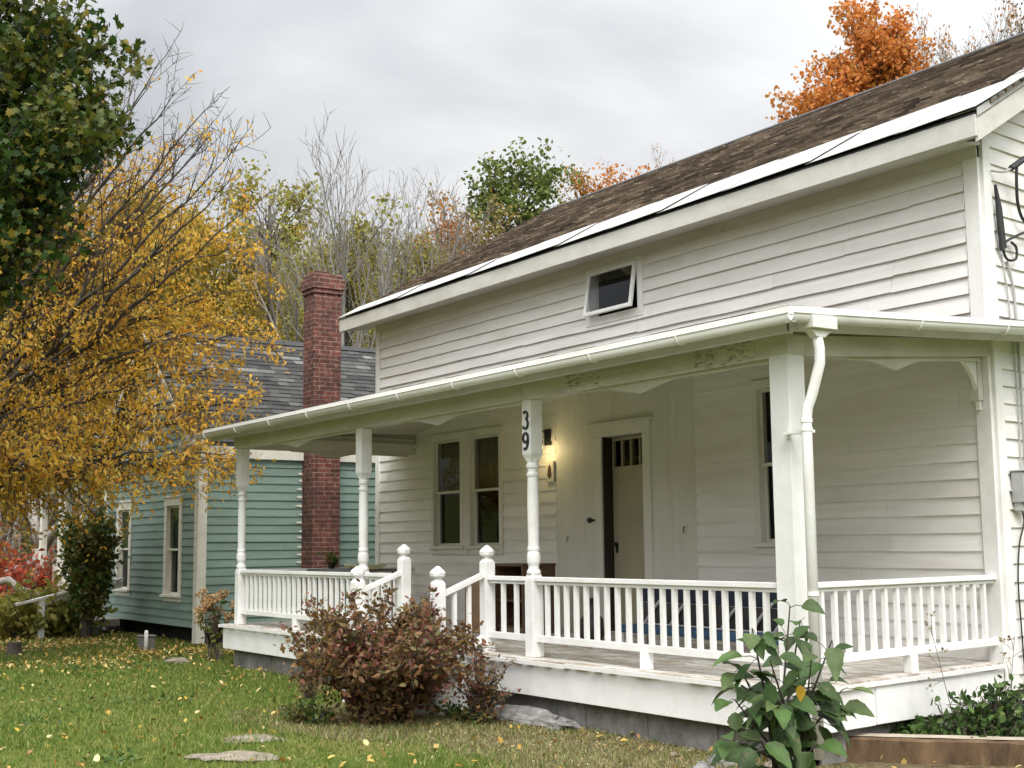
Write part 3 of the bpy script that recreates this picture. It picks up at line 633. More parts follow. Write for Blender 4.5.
# ---- porch
YF = 6.68; xr0, xr1 = -6.33, -6.70
def xside(y): return xr0 + (xr1 - xr0) * (y - YF) / (W - YF)
dk = MB(); rg = random.Random(3); x = -16.7
while x < xr0:                                       # floor boards run front to back
    w_ = .088; xe = min(x + w_, xr0); yb = W - .03; f = YF + rg.uniform(-.012, .012)
    if xe > xr1 + .0: yb = min(yb, YF + (xe - xr0) / (xr1 - xr0) * (W - YF))
    if yb > f + .02: dk.box((x, f, DZ - .03), (xe - .004, yb, DZ + rg.uniform(-.002, .002)))
    x += w_
deck = ob('porch_deck', dk, M['deck'], house)
nd = MB()
for a, b, dz in ((-16.72, -14.1, 0), (-14.09, -11.0, .004), (-10.99, -9.0, -.006), (-8.99, xr0 + .03, .002)): nd.box((a, YF - .035, DZ - .038 + dz), (b, YF - .014, DZ - .004 + dz))
nd.prism([(xr0 + .012, YF - .01, DZ - .036), (xr0 + .034, YF - .01, DZ - .036), (xr1 + .034, W - .05, DZ - .036), (xr1 + .012, W - .05, DZ - .036)], (0, 0, .03))
ob('deck_nosing', nd, M['trim'], deck)
skb = MB()
for a, b in ((-16.66, -13.6), (-13.595, -10.2), (-10.195, -6.36)): skb.box((a, YF + .012, .235), (b, YF + .04, DZ - .04))
skb.prism([(xr0 - .03, YF + .013, .235), (xr0 - .002, YF + .013, .235), (xr0 - .11, YF + .86, .235), (xr0 - .14, YF + .86, .235)], (0, 0, DZ - .04 - .235))
skb.prism([(xr0 - .13, YF + .863, .24), (xr0 - .10, YF + .863, .24), (xr1 + .01, W - .1, .22), (xr1 - .02, W - .1, .22)], (0, 0, DZ - .04 - .235))
skb.box((-16.66, YF + .041, .235), (-16.63, W, DZ - .04))
ob('skirt_board', skb, M['rail'], deck, bevel=.004)
fb = MB(); rg = random.Random(9); x = -16.55
while x < -6.5:
    fb.box((x, 6.80 + rg.uniform(0, .012), .0), (min(x + .395, -6.5), 7.0, .21 + .02)); x += .402
y = 7.02
while y < 9.3:
    X_ = xside(y) - .12; fb.box((X_ - .2, y, 0), (X_, y + .395, .23)); y += .402
fb.box((-16.58, 7.01, 0), (-16.4, 9.4, .23)); fb.box((-16.5, 7.0, -.01), (-6.6, 7.05, .1))
ob('block_foundation', fb, M['block'], deck)

def turned_post(x, y, base=0, lab=None, hw=.062):
    mb = MB(); z0, zt = DZ, 2.87
    mb.box((x - hw, y - hw, z0), (x + hw, y + hw, 1.24)); 
    # chamfer collars
    mb.lathe((x, y, 1.24), [(hw * 1.414, 0), (.066, .05)], 4, math.pi / 4)
    prof = [(.060, .045), (.064, .055), (.064, .075), (.050, .09), (.047, .115), (.060, .15), (.063, .19), (.060, .225), (.050, .25), (.056, .262), (.056, .28), (.049, .30), (.052, .5), (.053, .68), (.050, .86), (.047, .92), (.056, .935), (.056, .955), (.046, .97), (.046, .995), (.058, 1.01), (.058, 1.035), (.050, 1.05), (.056, 1.09)]
    mb.lathe((x, y, 1.24), prof, 20)
    h2 = .068
    mb.lathe((x, y, 2.30), [(.058, 0), (h2 * 1.414, .07), (h2 * 1.414, .075)], 4, math.pi / 4)
    mb.box((x - h2, y - h2, 2.37), (x + h2, y + h2, zt)); o = ob('porch_post', mb, M['rail'], house, bevel=.005)
    if lab: o['label'] = lab
    return o
PY = 6.85
PX = (-16.46, -13.0, -9.71)
turned_post(PX[0], PY); turned_post(PX[1], PY); p39 = turned_post(PX[2], PY, lab='turned post carrying the black house number 39')
cp = MB(); cp.box((-6.62, 6.762, DZ), (-6.435, 6.93, 2.885)); o = ob('porch_post', cp, M['rail'], house, bevel=.004); o['label'] = 'plain square corner post'
# numerals 3 and 9 built from thick strokes
def stroke(pts, wd, yy, name):
    mb = MB(); n = len(pts); L_, R_ = [], []
    for i, (x, z) in enumerate(pts):
        a = pts[max(i - 1, 0)]; b = pts[min(i + 1, n - 1)]; d = Vector((b[0] - a[0], b[1] - a[1])).normalized(); w_ = wd[i] / 2
        L_.append((x - d.y * w_, z + d.x * w_)); R_.append((x + d.y * w_, z - d.x * w_))
    for i in range(n - 1):
        q = [L_[i], L_[i + 1], R_[i + 1], R_[i]]
        mb.prism([(a, yy, b) for a, b in q], (0, -.008 - .0004 * (i % 3), 0))
    return ob(name, mb, M['numeral'], p39)
def arc(cx, cz, rx, rz, a0, a1, n): return [(cx + rx * math.cos(R(a0 + (a1 - a0) * i / n)), cz + rz * math.sin(R(a0 + (a1 - a0) * i / n))) for i in range(n + 1)]
nx_, ny_ = PX[2] - .004, PY - .0685
c3 = 2.69; t = arc(nx_, c3 + .035, .034, .035, 150, -75, 12) + arc(nx_ - .002, c3 - .042, .040, .045, 80, -150, 14)
stroke(t, [.016 + .012 * abs(math.cos(i / len(t) * 9)) for i in range(len(t))], ny_, 'numeral_three')
c9 = 2.49; t = arc(nx_, c9 + .03, .038, .042, 0, 360, 18) + arc(nx_ - .006, c9 + .01, .044, .085, 8, -120, 10)
stroke(t, [.017 + .010 * abs(math.cos(i / len(t) * 9)) for i in range(len(t))], ny_ - .001, 'numeral_nine')

def newel(x, y, z0, ztop, lab=None):
    hw = .055; mb = MB(); s = ztop - .16
    mb.box((x - hw, y - hw, z0), (x + hw, y + hw, s)); mb.lathe((x, y, s), [(hw * 1.414, 0), (.045, .035)], 4, math.pi / 4)
    o = ob('newel_post', mb, M['rail'], house, bevel=.004)
    c = MB(); c.lathe((x, y, s + .033), [(.036, 0), (.036, .012), (.070, .035), (.076, .065), (.062, .088), (.012, .128)], 8, math.pi / 8); ob('finial', c, M['rail'], o)
    return o
newel(-12.08, 6.85, DZ, 1.57); newel(-10.48, 6.85, DZ, 1.55); newel(-10.48, 6.30, .0, 1.36); newel(-12.08, 6.30, 0, 1.35)

def railing(p, q, spc=.143, mid=True, zt=1.262, zb=.745, block=True):
    p, q = Vector(p), Vector(q); d = (q - p); L_ = d.length; d.normalize()
    tr = MB(); tr.bar((p.x, p.y, zt - .02), (q.x, q.y, zt - .02), .085, .04); tr.bar((p.x, p.y, zt - .055), (q.x, q.y, zt - .055), .04, .03)
    o = ob('railing', tr, M['rail'], house, bevel=.004)
    br = MB(); br.bar((p.x, p.y, zb - .03), (q.x, q.y, zb - .03), .045, .06)
    if block and L_ > 1.5:
        c = (p + q) / 2; br.box((c.x - .04, c.y - .04, DZ), (c.x + .04, c.y + .04, zb - .06))
    ob('bottom_rail', br, M['rail'], o, bevel=.003)
    n = max(1, int(round(L_ / spc))); me = None; a = math.atan2(d.y, d.x)
    for i in range(1, n):
        c = p + d * (L_ * i / n)
        if me is None:
            b = MB(); b.bar((0, 0, zb - .002), (0, 0, zt - .068), .036, .036, (d.x, d.y, 0)); me = bpy.data.meshes.new('baluster'); me.from_pydata([tuple(v) for v in b.v], [], b.f); me.materials.append(M['rail'])
        k = bpy.data.objects.new('baluster', me); C.objects.link(k); k.parent = o; k.location = Vector((c.x, c.y, 0)) - origin(o)
    return o
railing((PX[0] + .065, PY, 0), (PX[1] - .065, PY, 0))
railing((PX[1] + .065, PY, 0), (-12.14, PY, 0))
railing((-10.42, PY, 0), (PX[2] - .065, PY, 0), .24)
railing((PX[2] + .065, PY, 0), (-6.67, PY, 0), .141)
railing((-6.50, 6.94, 0), (-6.80, W - .03, 0), .155)
railing((PX[0], PY + .065, 0), (PX[0], W - .03, 0), .143)
# stair rails and steps
for x in (-10.48, -12.08):
    st = MB(); st.bar((x, 6.80, 1.27), (x, 6.35, 1.10), .075, .045); o = ob('stair_rail', st, M['rail'], house, bevel=.003)
    for k in (1, 2):
        b = MB(); y = 6.80 - k * .16; zz = 1.27 - k * .16 * .38; b.box((x - .018, y - .018, .62 - k * .05), (x + .018, y + .018, zz - .03)); ob('baluster', b, M['rail'], o)
    b = MB(); b.bar((x, 6.80, .68), (x, 6.35, .50), .045, .06); ob('bottom_rail', b, M['rail'], o)
st = MB()
for i, z in enumerate((.37, .19)): st.box((-12.02, 6.68 - .28 * (i + 1), z - .04), (-10.54, 6.70 - .28 * i, z)); st.box((-12.0, 6.66 - .28 * i - .02, z - .19), (-10.56, 6.66 - .28 * i, z - .045))
for x in (-12.02, -10.58): st.prism([(x, 6.70, .0), (x, 6.70, .5), (x, 6.1, .12), (x, 6.1, 0)], (.04, 0, 0))
ob('porch_steps', st, M['rail'], house)

# porch beams, spandrels
bm_ = MB(); bm_.box((PX[0] - .09, PY - .09, 2.872), (-9.75, PY + .09, 3.02)); ob('porch_beam', bm_, M['cream'], house, bevel=.004)
bm_ = MB(); bm_.box((-9.745, PY - .09, 2.872), (-6.43, PY + .09, 3.02)); bm_.box((-8.7, PY - .098, 2.905), (-6.75, PY - .09, 2.995)); o = ob('porch_beam', bm_, M['peel'], house, bevel=.004); o['label'] = 'beam with flaking paint along its right half'
bm_ = MB(); bm_.bar((-6.52, PY + .09, 2.946), (-6.80, W, 3.17), .16, .148); ob('porch_beam', bm_, M['cream'], house)
bm_ = MB(); bm_.bar((PX[0], PY + .09, 2.946), (PX[0], W, 2.946), .16, .148); ob('porch_beam', bm_, M['cream'], house)
def spandrel(p, q, depth=.025, drop=.10, half=.46, dz=0):
    p, q = Vector(p), Vector(q); L_ = (q - p).length; d = (q - p).normalized(); n = Vector((d.y, -d.x, 0)); m_ = L_ / 2; pr = [(0, 0)]
    for i in range(0, 9): pr.append((m_ - half - .30 + .30 * i / 8, -.012 - .012 * i / 8 if i else 0))
    for i in range(1, 9):
        t = i / 8; pr.append((m_ - half + half * t, -.024 - (drop - .024) * (t ** 1.25)))
    for i in range(1, 9):
        t = 1 - i / 8; pr.append((m_ + half - half * t, -.024 - (drop - .024) * (t ** 1.25)))
    pr += [(L_, -.03), (L_, 0)]
    mb = MB(); z0 = 2.871; poly = [p + d * u + Vector((0, 0, z0 + z - .001 + dz * u / L_)) for u, z in pr]
    for i in range(len(pr) - 1):
        a, b = poly[i], poly[i + 1]; mb.prism([Vector((a.x, a.y, z0 + dz * pr[i][0] / L_)), a, b, Vector((b.x, b.y, z0 + dz * pr[i + 1][0] / L_))], n * depth)
    o = ob('spandrel', mb, M['cream'], house); return o
spandrel((PX[0] + .07, PY, 0), (PX[1] - .07, PY, 0)); spandrel((PX[1] + .07, PY, 0), (PX[2] - .07, PY, 0)); spandrel((PX[2] + .07, PY, 0), (-6.68, PY, 0))
spandrel((-6.53, 6.95, 0), (-6.78, 9.4, 0), half=.36, dz=.21); spandrel((PX[0], 6.95, 0), (PX[0], 9.4, 0), half=.36)
def bracket(x, y, z, dirv, s=.24):                    # small curved bracket under the beam
    d = Vector(dirv); mb = MB(); P = [Vector((x, y, z)), Vector((x, y, z - s * 1.2)), Vector((x, y, z - s * 1.2)) + d * .035]
    for i in range(9):
        a = i / 8 * math.pi / 2; P.append(Vector((x, y, z)) + d * (.035 + (s - .035) * (1 - math.cos(a))) + Vector((0, 0, -s * (1 - math.sin(a)) * 1.05 - .02)))
    P.append(Vector((x, y, z)) + d * s); n = Vector((d.y, -d.x, 0))
    c = P[0]
    for i in range(1, len(P) - 1): mb.prism([c, P[i], P[i + 1]], n * .035)
    ob('bracket', mb, M['trim'], house)
bracket(PX[0] - .07, PY, 2.872, (-1, 0, 0), .2); bracket(-6.80, W - .04, 3.075, (.11, -1, 0), .36)
for xx, dzz, x2, zt_ in ((PX[0], 0, PX[0], 3.17), (-6.54, .224, -6.82, 3.29)):
    b = MB(); b.prism([(xx, PY + .09, 3.018), (x2, W - .005, 3.018 + dzz), (x2, W - .005, zt_), (xx, PY + .09, 3.12)], (.02, 0, 0)); ob('beam_filler', b, M['cream'], house)
hb = MB(); hb.box((-6.87, W - .10, 2.72), (-6.78, W - .035, 3.08)); ob('wall_pilaster', hb, M['cream'], house, bevel=.004)

# porch roof (hipped)
EYp, EZp, ELp, ERp = 6.47, 3.135, -16.92, -6.12; TY, TZ = W, 3.50; run = TY - EYp
def skx(y): return -.09 * max(0, y - EYp)
def rise(y): return .068 * max(0, y - EYp)
A0 = (ELp, EYp, EZp); A1 = (ERp, EYp, EZp); T1 = (ERp - run, TY, TZ); T0 = (ELp + run * .6, TY, TZ); yE = 10.35
BR = (ERp + skx(yE), yE, EZp + rise(yE))
pr = MB(); th = Vector((0, 0, -.035))
pr.prism([A0, A1, T1, T0], th); pr.prism([A1, (ERp + skx(TY), TY, EZp + rise(TY)), T1], th); pr.prism([A0, T0, (ELp, TY, EZp)], th)
pr.prism([(ERp + skx(TY) + .001, TY, EZp + rise(TY)), BR, (XR - .05, yE, EZp + .09 + rise(yE)), (XR - .05, TY, EZp + .09 + rise(TY))], th)
proof = ob('porch_roof', pr, M['porchshingle'], house)
ps = MB(); Vp = Vector((0, run, TZ - EZp)); ps_len = Vp.length
def clipp(a, b, v): return max(a, v * .6), min(b, ERp - ELp - v)
shingles(ps, A0, (1, 0, 0), Vp, ERp - ELp, ps_len, .13, .3, 11, .013, clipp); ob('shingle_courses', ps, M['porchshingle'], proof)
ed = MB(); ed.box((ELp - .005, EYp - .012, EZp - .062), (ERp + .005, EYp - .001, EZp + .006)); ed.prism([(ERp + .001, EYp - .01, EZp - .052), (ERp + .012, EYp - .01, EZp - .052), (BR[0] + .012, BR[1], BR[2] - .052), (BR[0] + .001, BR[1], BR[2] - .052)], (0, 0, .058))
ob('roof_edge', ed, M['gutter'], proof)
fa = MB(); fa.box((ELp + .03, EYp + .09, 2.99), (ERp - .1, EYp + .115, 3.10)); fa.prism([(ERp - .115, EYp + .09, 2.99), (ERp - .09, EYp + .09, 2.99), (BR[0] - .09, BR[1], 2.99 + rise(yE)), (BR[0] - .115, BR[1], 2.99 + rise(yE))], (0, 0, .11)); fa.box((ELp + .02, EYp + .02, 3.03), (ELp + .045, TY, 3.10))
ob('porch_fascia', fa, M['cream'], proof)
sf = MB()
for i in range(3): sf.box((ELp + .04, EYp + .01 + i * .125, 3.095 - .0 + (i % 2) * .003), (ERp - .03, EYp + .13 + i * .125, 3.105 + (i % 2) * .003))
sf.prism([(ERp - .02, EYp + .05, 3.088), (ERp - .4, EYp + .4, 3.088), (BR[0] - .45, BR[1], 3.088 + rise(yE)), (BR[0] - .02, BR[1], 3.088 + rise(yE))], (0, 0, .01))
sf.box((ELp + .046, EYp + .3, 3.08), (PX[0] + .1, TY, 3.09)); sf.prism([(PX[0] + .1, EYp + .4, 3.078), (-6.47, EYp + .4, 3.078), (-9.15, W - .01, 3.44), (-15.1, W - .01, 3.44)], (0, 0, .008))
sf.prism([(PX[0] + .1, EYp + .4, 3.077), (-15.1, W - .01, 3.439), (PX[0] + .1, W - .01, 3.16)], (0, 0, .008)); sf.prism([(-6.47, EYp + .4, 3.077), (-6.76, W - .01, 3.26), (-9.15, W - .01, 3.439)], (0, 0, .008)); ob('porch_ceiling', sf, M['cream'], proof)
# gutters
def gutter(p, q, dz=0, r=.052, zt=3.068, strap=.9, first=.3):
    p, q = Vector((p[0], p[1], zt)), Vector((q[0], q[1], zt + dz)); d = (q - p).normalized(); s = d.cross(Vector((0, 0, 1))).normalized(); mb = MB(); n = 10
    for (e, f_) in ((r, r - .004),):
        vs_ = []
        for P in (p, q):
            for rr in (e, f_):
                for i in range(n + 1):
                    a = math.pi + math.pi * i / n; vs_.append(P + s * (rr * math.cos(a)) + Vector((0, 0, rr * math.sin(a) * 1.15)))
        k = n + 1; fs = []
        for i in range(n): fs += [(i, i + 1, 2 * k + i + 1, 2 * k + i), (k + i + 1, k + i, 3 * k + i, 3 * k + i + 1), (i + 1, i, k + i, k + i + 1), (2 * k + i, 2 * k + i + 1, 3 * k + i + 1, 3 * k + i)]
        mb.add(vs_, fs)
    mb.tube([p + s * r + Vector((0, 0, .002)), q + s * r + Vector((0, 0, .002))], .007, 6)
    o = ob('gutter', mb, M['gutter'], proof, smooth=True)
    L_ = (q - p).length; u = first
    while u < L_ - .1:
        c = MB(); P = p + d * u; c.tube([P + s * ((r + .004) * math.cos(math.pi + math.pi * i / 8)) + Vector((0, 0, (r + .004) * math.sin(math.pi + math.pi * i / 8) * 1.15)) for i in range(9)], .009, 5); ob('gutter_strap', c, M['gutter'], proof); u += strap
    return o
gutter((ELp - .02, EYp - .075), (ERp + .10, EYp - .075), strap=1.05, first=.35); gutter((ERp + .075, EYp - .10), (BR[0] + .075, yE), dz=rise(yE), strap=1.2, first=1.5)
for P in ((ELp - .02, EYp - .075), ):
    c = MB(); c.prism([(P[0], P[1] + .055 * math.cos(math.pi + math.pi * i / 10), 3.068 + .063 * math.sin(math.pi + math.pi * i / 10)) for i in range(11)], (-.006, 0, 0)); ob('gutter_end_cap', c, M['gutter'], proof)
gx = ERp + .02
ot = MB(); ot.box((gx - .03, 6.56, 2.985), (gx + .105, 6.80, 3.07)); ot.prism([(gx, 6.57, 2.985), (gx, 6.79, 2.985), (gx, 6.71, 2.93), (gx, 6.63, 2.93)], (.07, 0, 0))
dsp = ob('downspout', ot, M['gutter'], house, bevel=.004)
dp = MB(); px_ = gx + .03; path = [(px_, 6.67, 2.95), (px_ + .01, 6.68, 2.86), (px_ + .005, 6.685, 2.76), (px_ - .06, 6.665, 2.54), (px_ - .09, 6.65, 2.46), (px_ - .10, 6.645, 2.38), (px_ - .10, 6.645, .12)]
dp.tube(path, .037, 14); ob('pipe', dp, M['rail'], dsp, smooth=True)
for z in (2.37, 2.31, 1.2):
    c = MB(); c.tube([(px_ - .10, 6.645, z - .012), (px_ - .10, 6.645, z + .012)], .042, 14); ob('pipe_band', c, M['rail'], dsp)
c = MB(); c.box((-6.45, 6.70, 2.295), (px_ - .13, 6.76, 2.315)); c.box((-6.47, 6.752, 2.27), (-6.44, 6.761, 2.34)); ob('pipe_clip', c, M['rail'], dsp)

# ---- things on the porch and walls
lan = thing('wall_lantern', (-13.1, W, 2.8), 'lit black wall lantern glowing yellow beside the front door', 'lamp')
b = MB(); ff.box(b, -13.16, -13.04, .01, .035, 2.78, 2.98); b.tube([ff.p(-13.1, .03, 2.93), ff.p(-13.1, .12, 2.96), ff.p(-13.1, .17, 2.92), ff.p(-13.1, .17, 2.88)], .010, 8); ob('bracket', b, M['black'], lan)
b = MB(); b.lathe((-13.1, W - .17, 2.80), [(.065, 0), (.068, .01), (.05, .05), (.02, .085), (.008, .11)], 12); ob('cap', b, M['black'], lan)
mg, t, n, l, bs = new_mat('lit_bulb'); bs.inputs['Emission Color'].default_value = (1, .78, .38, 1); bs.inputs['Emission Strength'].default_value = 6; bs.inputs['Base Color'].default_value = (.9, .85, .7, 1)
b = MB(); b.lathe((-13.1, W - .17, 2.685), [(.012, 0), (.045, .02), (.055, .06), (.05, .115)], 12); ob('shade', b, mg, lan, smooth=True)
pl_ = bpy.data.lights.new('lantern_light', 'POINT'); pl_.energy = 2.2; pl_.color = (1, .76, .36); pl_.shadow_soft_size = .05
po = bpy.data.objects.new('lantern_light', pl_); C.objects.link(po); po.parent = lan; po.location = (.03, -.24, -.1)
b = MB(); b.tube([ff.p(-13.3, .02, 2.95), ff.p(-13.3, .07, 2.94)], [.05, .04], 14); b.tube([ff.p(-13.3, .07, 2.94), ff.p(-13.34, .13, 2.90)], [.03, .055], 12)
tag(ob('sensor_light', b, M['greytable'], loc=(-13.3, W, 2.94)), 'round grey spotlight head on the wall left of the lit lantern', 'lamp')
pq = thing('wall_plaque', (-13.03, W - .03, 2.46), 'small framed brown picture plaque hung under the wall lantern', 'plaque')
b = MB(); ff.box(b, -13.12, -12.96, .025, .045, 2.32, 2.58); ob('backing', b, M['tealtrim'], pq, bevel=.003)
b = MB(); b.prism([(-13.08, W - .046, 2.40), (-13.04, W - .046, 2.36), (-13.00, W - .046, 2.40), (-13.01, W - .046, 2.50), (-13.04, W - .046, 2.54), (-13.07, W - .046, 2.49)], (0, -.004, 0)); ob('motif', b, M['brownwood'], pq)
for (x, z) in ((-10.62, 1.70), (-12.72, 1.62)):
    b = MB(); b.tube([ff.p(x, .01, z + .03), ff.p(x + .02, .04, z + .02), ff.p(x + .02, .045, z - .02), ff.p(x, .03, z - .035)], .006, 6)
    tag(ob('wall_hook', b, M['black'], loc=(x, W, z)), 'small black hook on the white wall %s of the front door' % ('right' if x > -11 else 'left'), 'hook')

# brown cabinet, leaning panel, long folded loungers, table
cab = thing('wooden_cabinet', (-11.55, 8.6, DZ), 'dark brown wooden cabinet with open front on the porch near the steps', 'cabinet')
b = MB(); x0, x1, y0, y1, zt = -12.72, -12.12, 8.4, 8.85, DZ + .76
b.box((x0, y0, DZ + .04), (x0 + .03, y1, zt)); b.box((x1 - .03, y0, DZ + .04), (x1, y1, zt)); b.box((x0 + .03, y1 - .02, DZ + .04), (x1 - .03, y1, zt)); ob('case', b, M['brownwood'], cab)
b = MB(); b.box((x0 - .02, y0 - .02, zt), (x1 + .02, y1, zt + .03)); ob('top', b, M['brownwood'], cab, bevel=.004)
b = MB(); b.box((x0 + .03, y0 + .01, DZ + .36), (x1 - .03, y1 - .02, DZ + .385)); ob('shelf', b, M['brownwood'], cab)
b = MB(); b.box((x0 + .03, y0 + .01, DZ + .06), (x1 - .03, y1 - .02, DZ + .085)); ob('shelf', b, M['brownwood'], cab)
for xx in (x0, x1 - .05):
    for yy in (y0, y1 - .05): b = MB(); b.box((xx, yy, DZ), (xx + .05, yy + .05, DZ + .04)); ob('foot', b, M['brownwood'], cab)
b = MB(); b.prism([(-12.95, 8.15, DZ + .002), (-12.55, 8.15, DZ + .002), (-12.55, 8.15, DZ + .62), (-12.80, 8.15, DZ + .66), (-12.95, 8.15, DZ + .5)], (0, .02, 0))
tag(ob('plywood_panel', b, M['tan'], loc=(-12.3, 8.15, DZ)), 'tan plywood offcut standing in front of the brown cabinet', 'board')
def lounger(x0, x1, y, lab):
    t_ = thing('folding_lounger', ((x0 + x1) / 2, y, DZ), lab, 'lounger', 'folded loungers stored on the porch')
    b = MB(); zb, zt = DZ + .16, DZ + .60
    b.box((x0, y - .03, zt - .16), (x1, y + .03, zt)); ob('backrest', b, M['navy'], t_, bevel=.012)
    b = MB(); b.box((x0 + .02, y - .32, zb), (x1 - .02, y - .04, zb + .07)); ob('seat', b, M['bluefab'], t_, bevel=.012)
    b = MB(); b.box((x0 + .02, y - .028, zb + .08), (x1 - .02, y + .02, zt - .165)); ob('side_panel', b, M['black'], t_)
    b = MB(); rg = random.Random(int(x0 * 100)); x = x0 + .1
    while x < x1 - .3:
        b.tube([(x, y - .05, zb + .06), (x + .12, y - .045, zb + .2), (x + .26, y - .04, zt - .12)], .016, 6); x += rg.uniform(.26, .38)
    ob('frame', b, M['whitemetal'], t_)
    for xx in (x0 + .08, x1 - .08):
        for yy in (y - .3, y + .0): b = MB(); b.tube([(xx, yy, DZ), (xx, yy, zb)], .014, 6); ob('leg', b, M['whitemetal'], t_)
lounger(-9.95, -8.85, 8.3, 'folded navy lounger with pale tubes behind the railing, the one nearer the door')
lounger(-8.8, -7.7, 8.22, 'folded navy lounger with pale tubes behind the railing, the one nearer the square corner post')
b = MB(); b.lathe((-11.0, 8.5, DZ), [(.10, 0), (.13, .05), (.12, .22), (.05, .30), (.04, .42), (.06, .44)], 14); tag(ob('black_urn', b, M['black'], loc=(-11.0, 8.5, DZ), smooth=True), 'black urn on the porch floor just right of the doorway', 'urn')
tb = thing('patio_table', (-15.9, 8.1, DZ), 'grey weathered patio table behind the left railing of the porch', 'table')
b = MB(); b.box((-16.35, 7.75, 1.225), (-15.0, 8.5, 1.26)); ob('tabletop', b, M['greytable'], tb, bevel=.005)
for xx in (-16.25, -15.1):
    for yy in (7.85, 8.4): b = MB(); b.tube([(xx, yy, DZ), (xx, yy, 1.225)], .025, 8); ob('leg', b, M['greytable'], tb)
tr_ = thing('plastic_tray', (-15.1, 8.0, 1.26), 'pale yellow plastic tray lying on the grey porch table', 'tray')
b = MB(); b.lathe((-15.1, 8.0, 1.262), [(.16, 0), (.22, .02), (.27, .05), (.28, .055)], 20); ob('dish', b, M['yellowpl'], tr_, smooth=True)
b = MB(); b.tube([(-15.38, 7.95, 1.30), (-15.5, 7.9, 1.31), (-15.6, 7.95, 1.29)], [.02, .018, .012], 8); ob('handle', b, M['yellowpl'], tr_)
pt = thing('potted_plant', (-16.1, 8.0, 1.26), 'small dark potted plant on the left end of the grey porch table', 'plant')
b = MB(); b.lathe((-16.1, 8.0, 1.261), [(.04, 0), (.055, .08), (.06, .085), (.05, .086)], 12); ob('pot', b, M['black'], pt)
rg = np.random.default_rng(2); o = put('foliage', leaf_mesh('foliage', rg.normal(size=(60, 3)) * .05 + [0, 0, .13], .07, 1), M['dkgreen'], pt)

# meter box, service cables on the gable
mt = thing('meter_box', gfr.p(.28, .03, 1.9), 'grey electric meter box on the right gable wall under cables', 'meter')
b = MB(); gfr.box(b, .17, .45, .024, .14, 1.86, 2.12); ob('box', b, M['meter'], mt, bevel=.008)
b = MB(); gfr.box(b, .16, .46, .022, .16, 2.12, 2.135); ob('lid', b, M['meter'], mt, bevel=.004)
b = MB(); gfr.box(b, .19, .27, .03, .10, 1.79, 1.86); ob('connector', b, M['greycable'], mt, bevel=.004)
rg = random.Random(5)
def wire(name, pts, r, mat, label, cat):
    b = MB(); P = [Vector(gfr.p(*p)) for p in pts]; Q = []
    for i in range(len(P) - 1):                       # catmull
        a, b_, c, d = P[max(i - 1, 0)], P[i], P[i + 1], P[min(i + 2, len(P) - 1)]
        for k in range(5):
            t = k / 5; Q.append(.5 * ((2 * b_) + (c - a) * t + (2 * a - 5 * b_ + 4 * c - d) * t * t + (3 * b_ - a - 3 * c + d) * t ** 3))
    Q.append(P[-1]); b.tube(Q, r, 7); tag(ob(name, b, mat, loc=P[0]), label, cat)
wire('service_cable', [(.10, .05, 4.72), (.25, .10, 4.73), (.42, .16, 4.83), (.8, .3, 5.0)], .011, M['greycable'], 'grey service cable tied to the corner of the gable wall, above the others', 'cable')
wire('cable_splice', [(.30, .12, 4.76), (.36, .14, 4.80), (.44, .17, 4.86)], .028, M['cable'], 'thick black splice on the grey service cable', 'cable')
wire('drop_wire', [(.36, .14, 4.78), (.36, .13, 4.62), (.42, .10, 4.45), (.55, .08, 4.33), (.8, .08, 4.28)], .014, M['cable'], 'black wire hanging in a curve below the cable splice', 'cable')
wire('loop_wire', [(.8, .12, 4.33), (.5, .08, 4.22), (.28, .05, 4.12), (.22, .05, 4.04), (.28, .05, 3.96), (.40, .06, 3.98), (.42, .06, 4.08), (.34, .06, 4.12)], .012, M['cable'], 'black looped wire on the gable wall above the porch gutter', 'cable')
wire('wall_wire', [(.22, .03, 4.0), (.27, .035, 3.7), (.30, .035, 3.4), (.33, .035, 3.0), (.34, .035, 2.6), (.33, .035, 2.13)], .008, M['greycable'], 'thin pale cable running down to the meter box, left one', 'cable')
wire('conduit', [(.30, .03, 3.95), (.38, .035, 3.7), (.40, .035, 3.2), (.41, .035, 2.6), (.40, .035, 2.13)], .012, M['greycable'], 'thicker grey conduit running down to the meter box, right one', 'conduit')
wire('ground_wire', [(.28, .05, 1.8), (.30, .05, 1.7), (.22, .04, 1.5), (.17, .04, 1.2), (.18, .04, .8), (.2, .04, .3)], .007, M['cable'], 'thin dark wire below the meter box down to the weeds', 'cable')
b = MB(); b.prism([gfr.p(.13, .045, 4.60), gfr.p(.19, .05, 4.40), gfr.p(.23, .05, 4.05), gfr.p(.17, .045, 4.02), gfr.p(.145, .045, 4.25)], Vector((.03, 0, 0)))
tag(ob('cable_bracket', b, M['cable'], loc=gfr.p(.15, .05, 4.3)), 'long black cable bracket on the edge of the corner board', 'bracket')

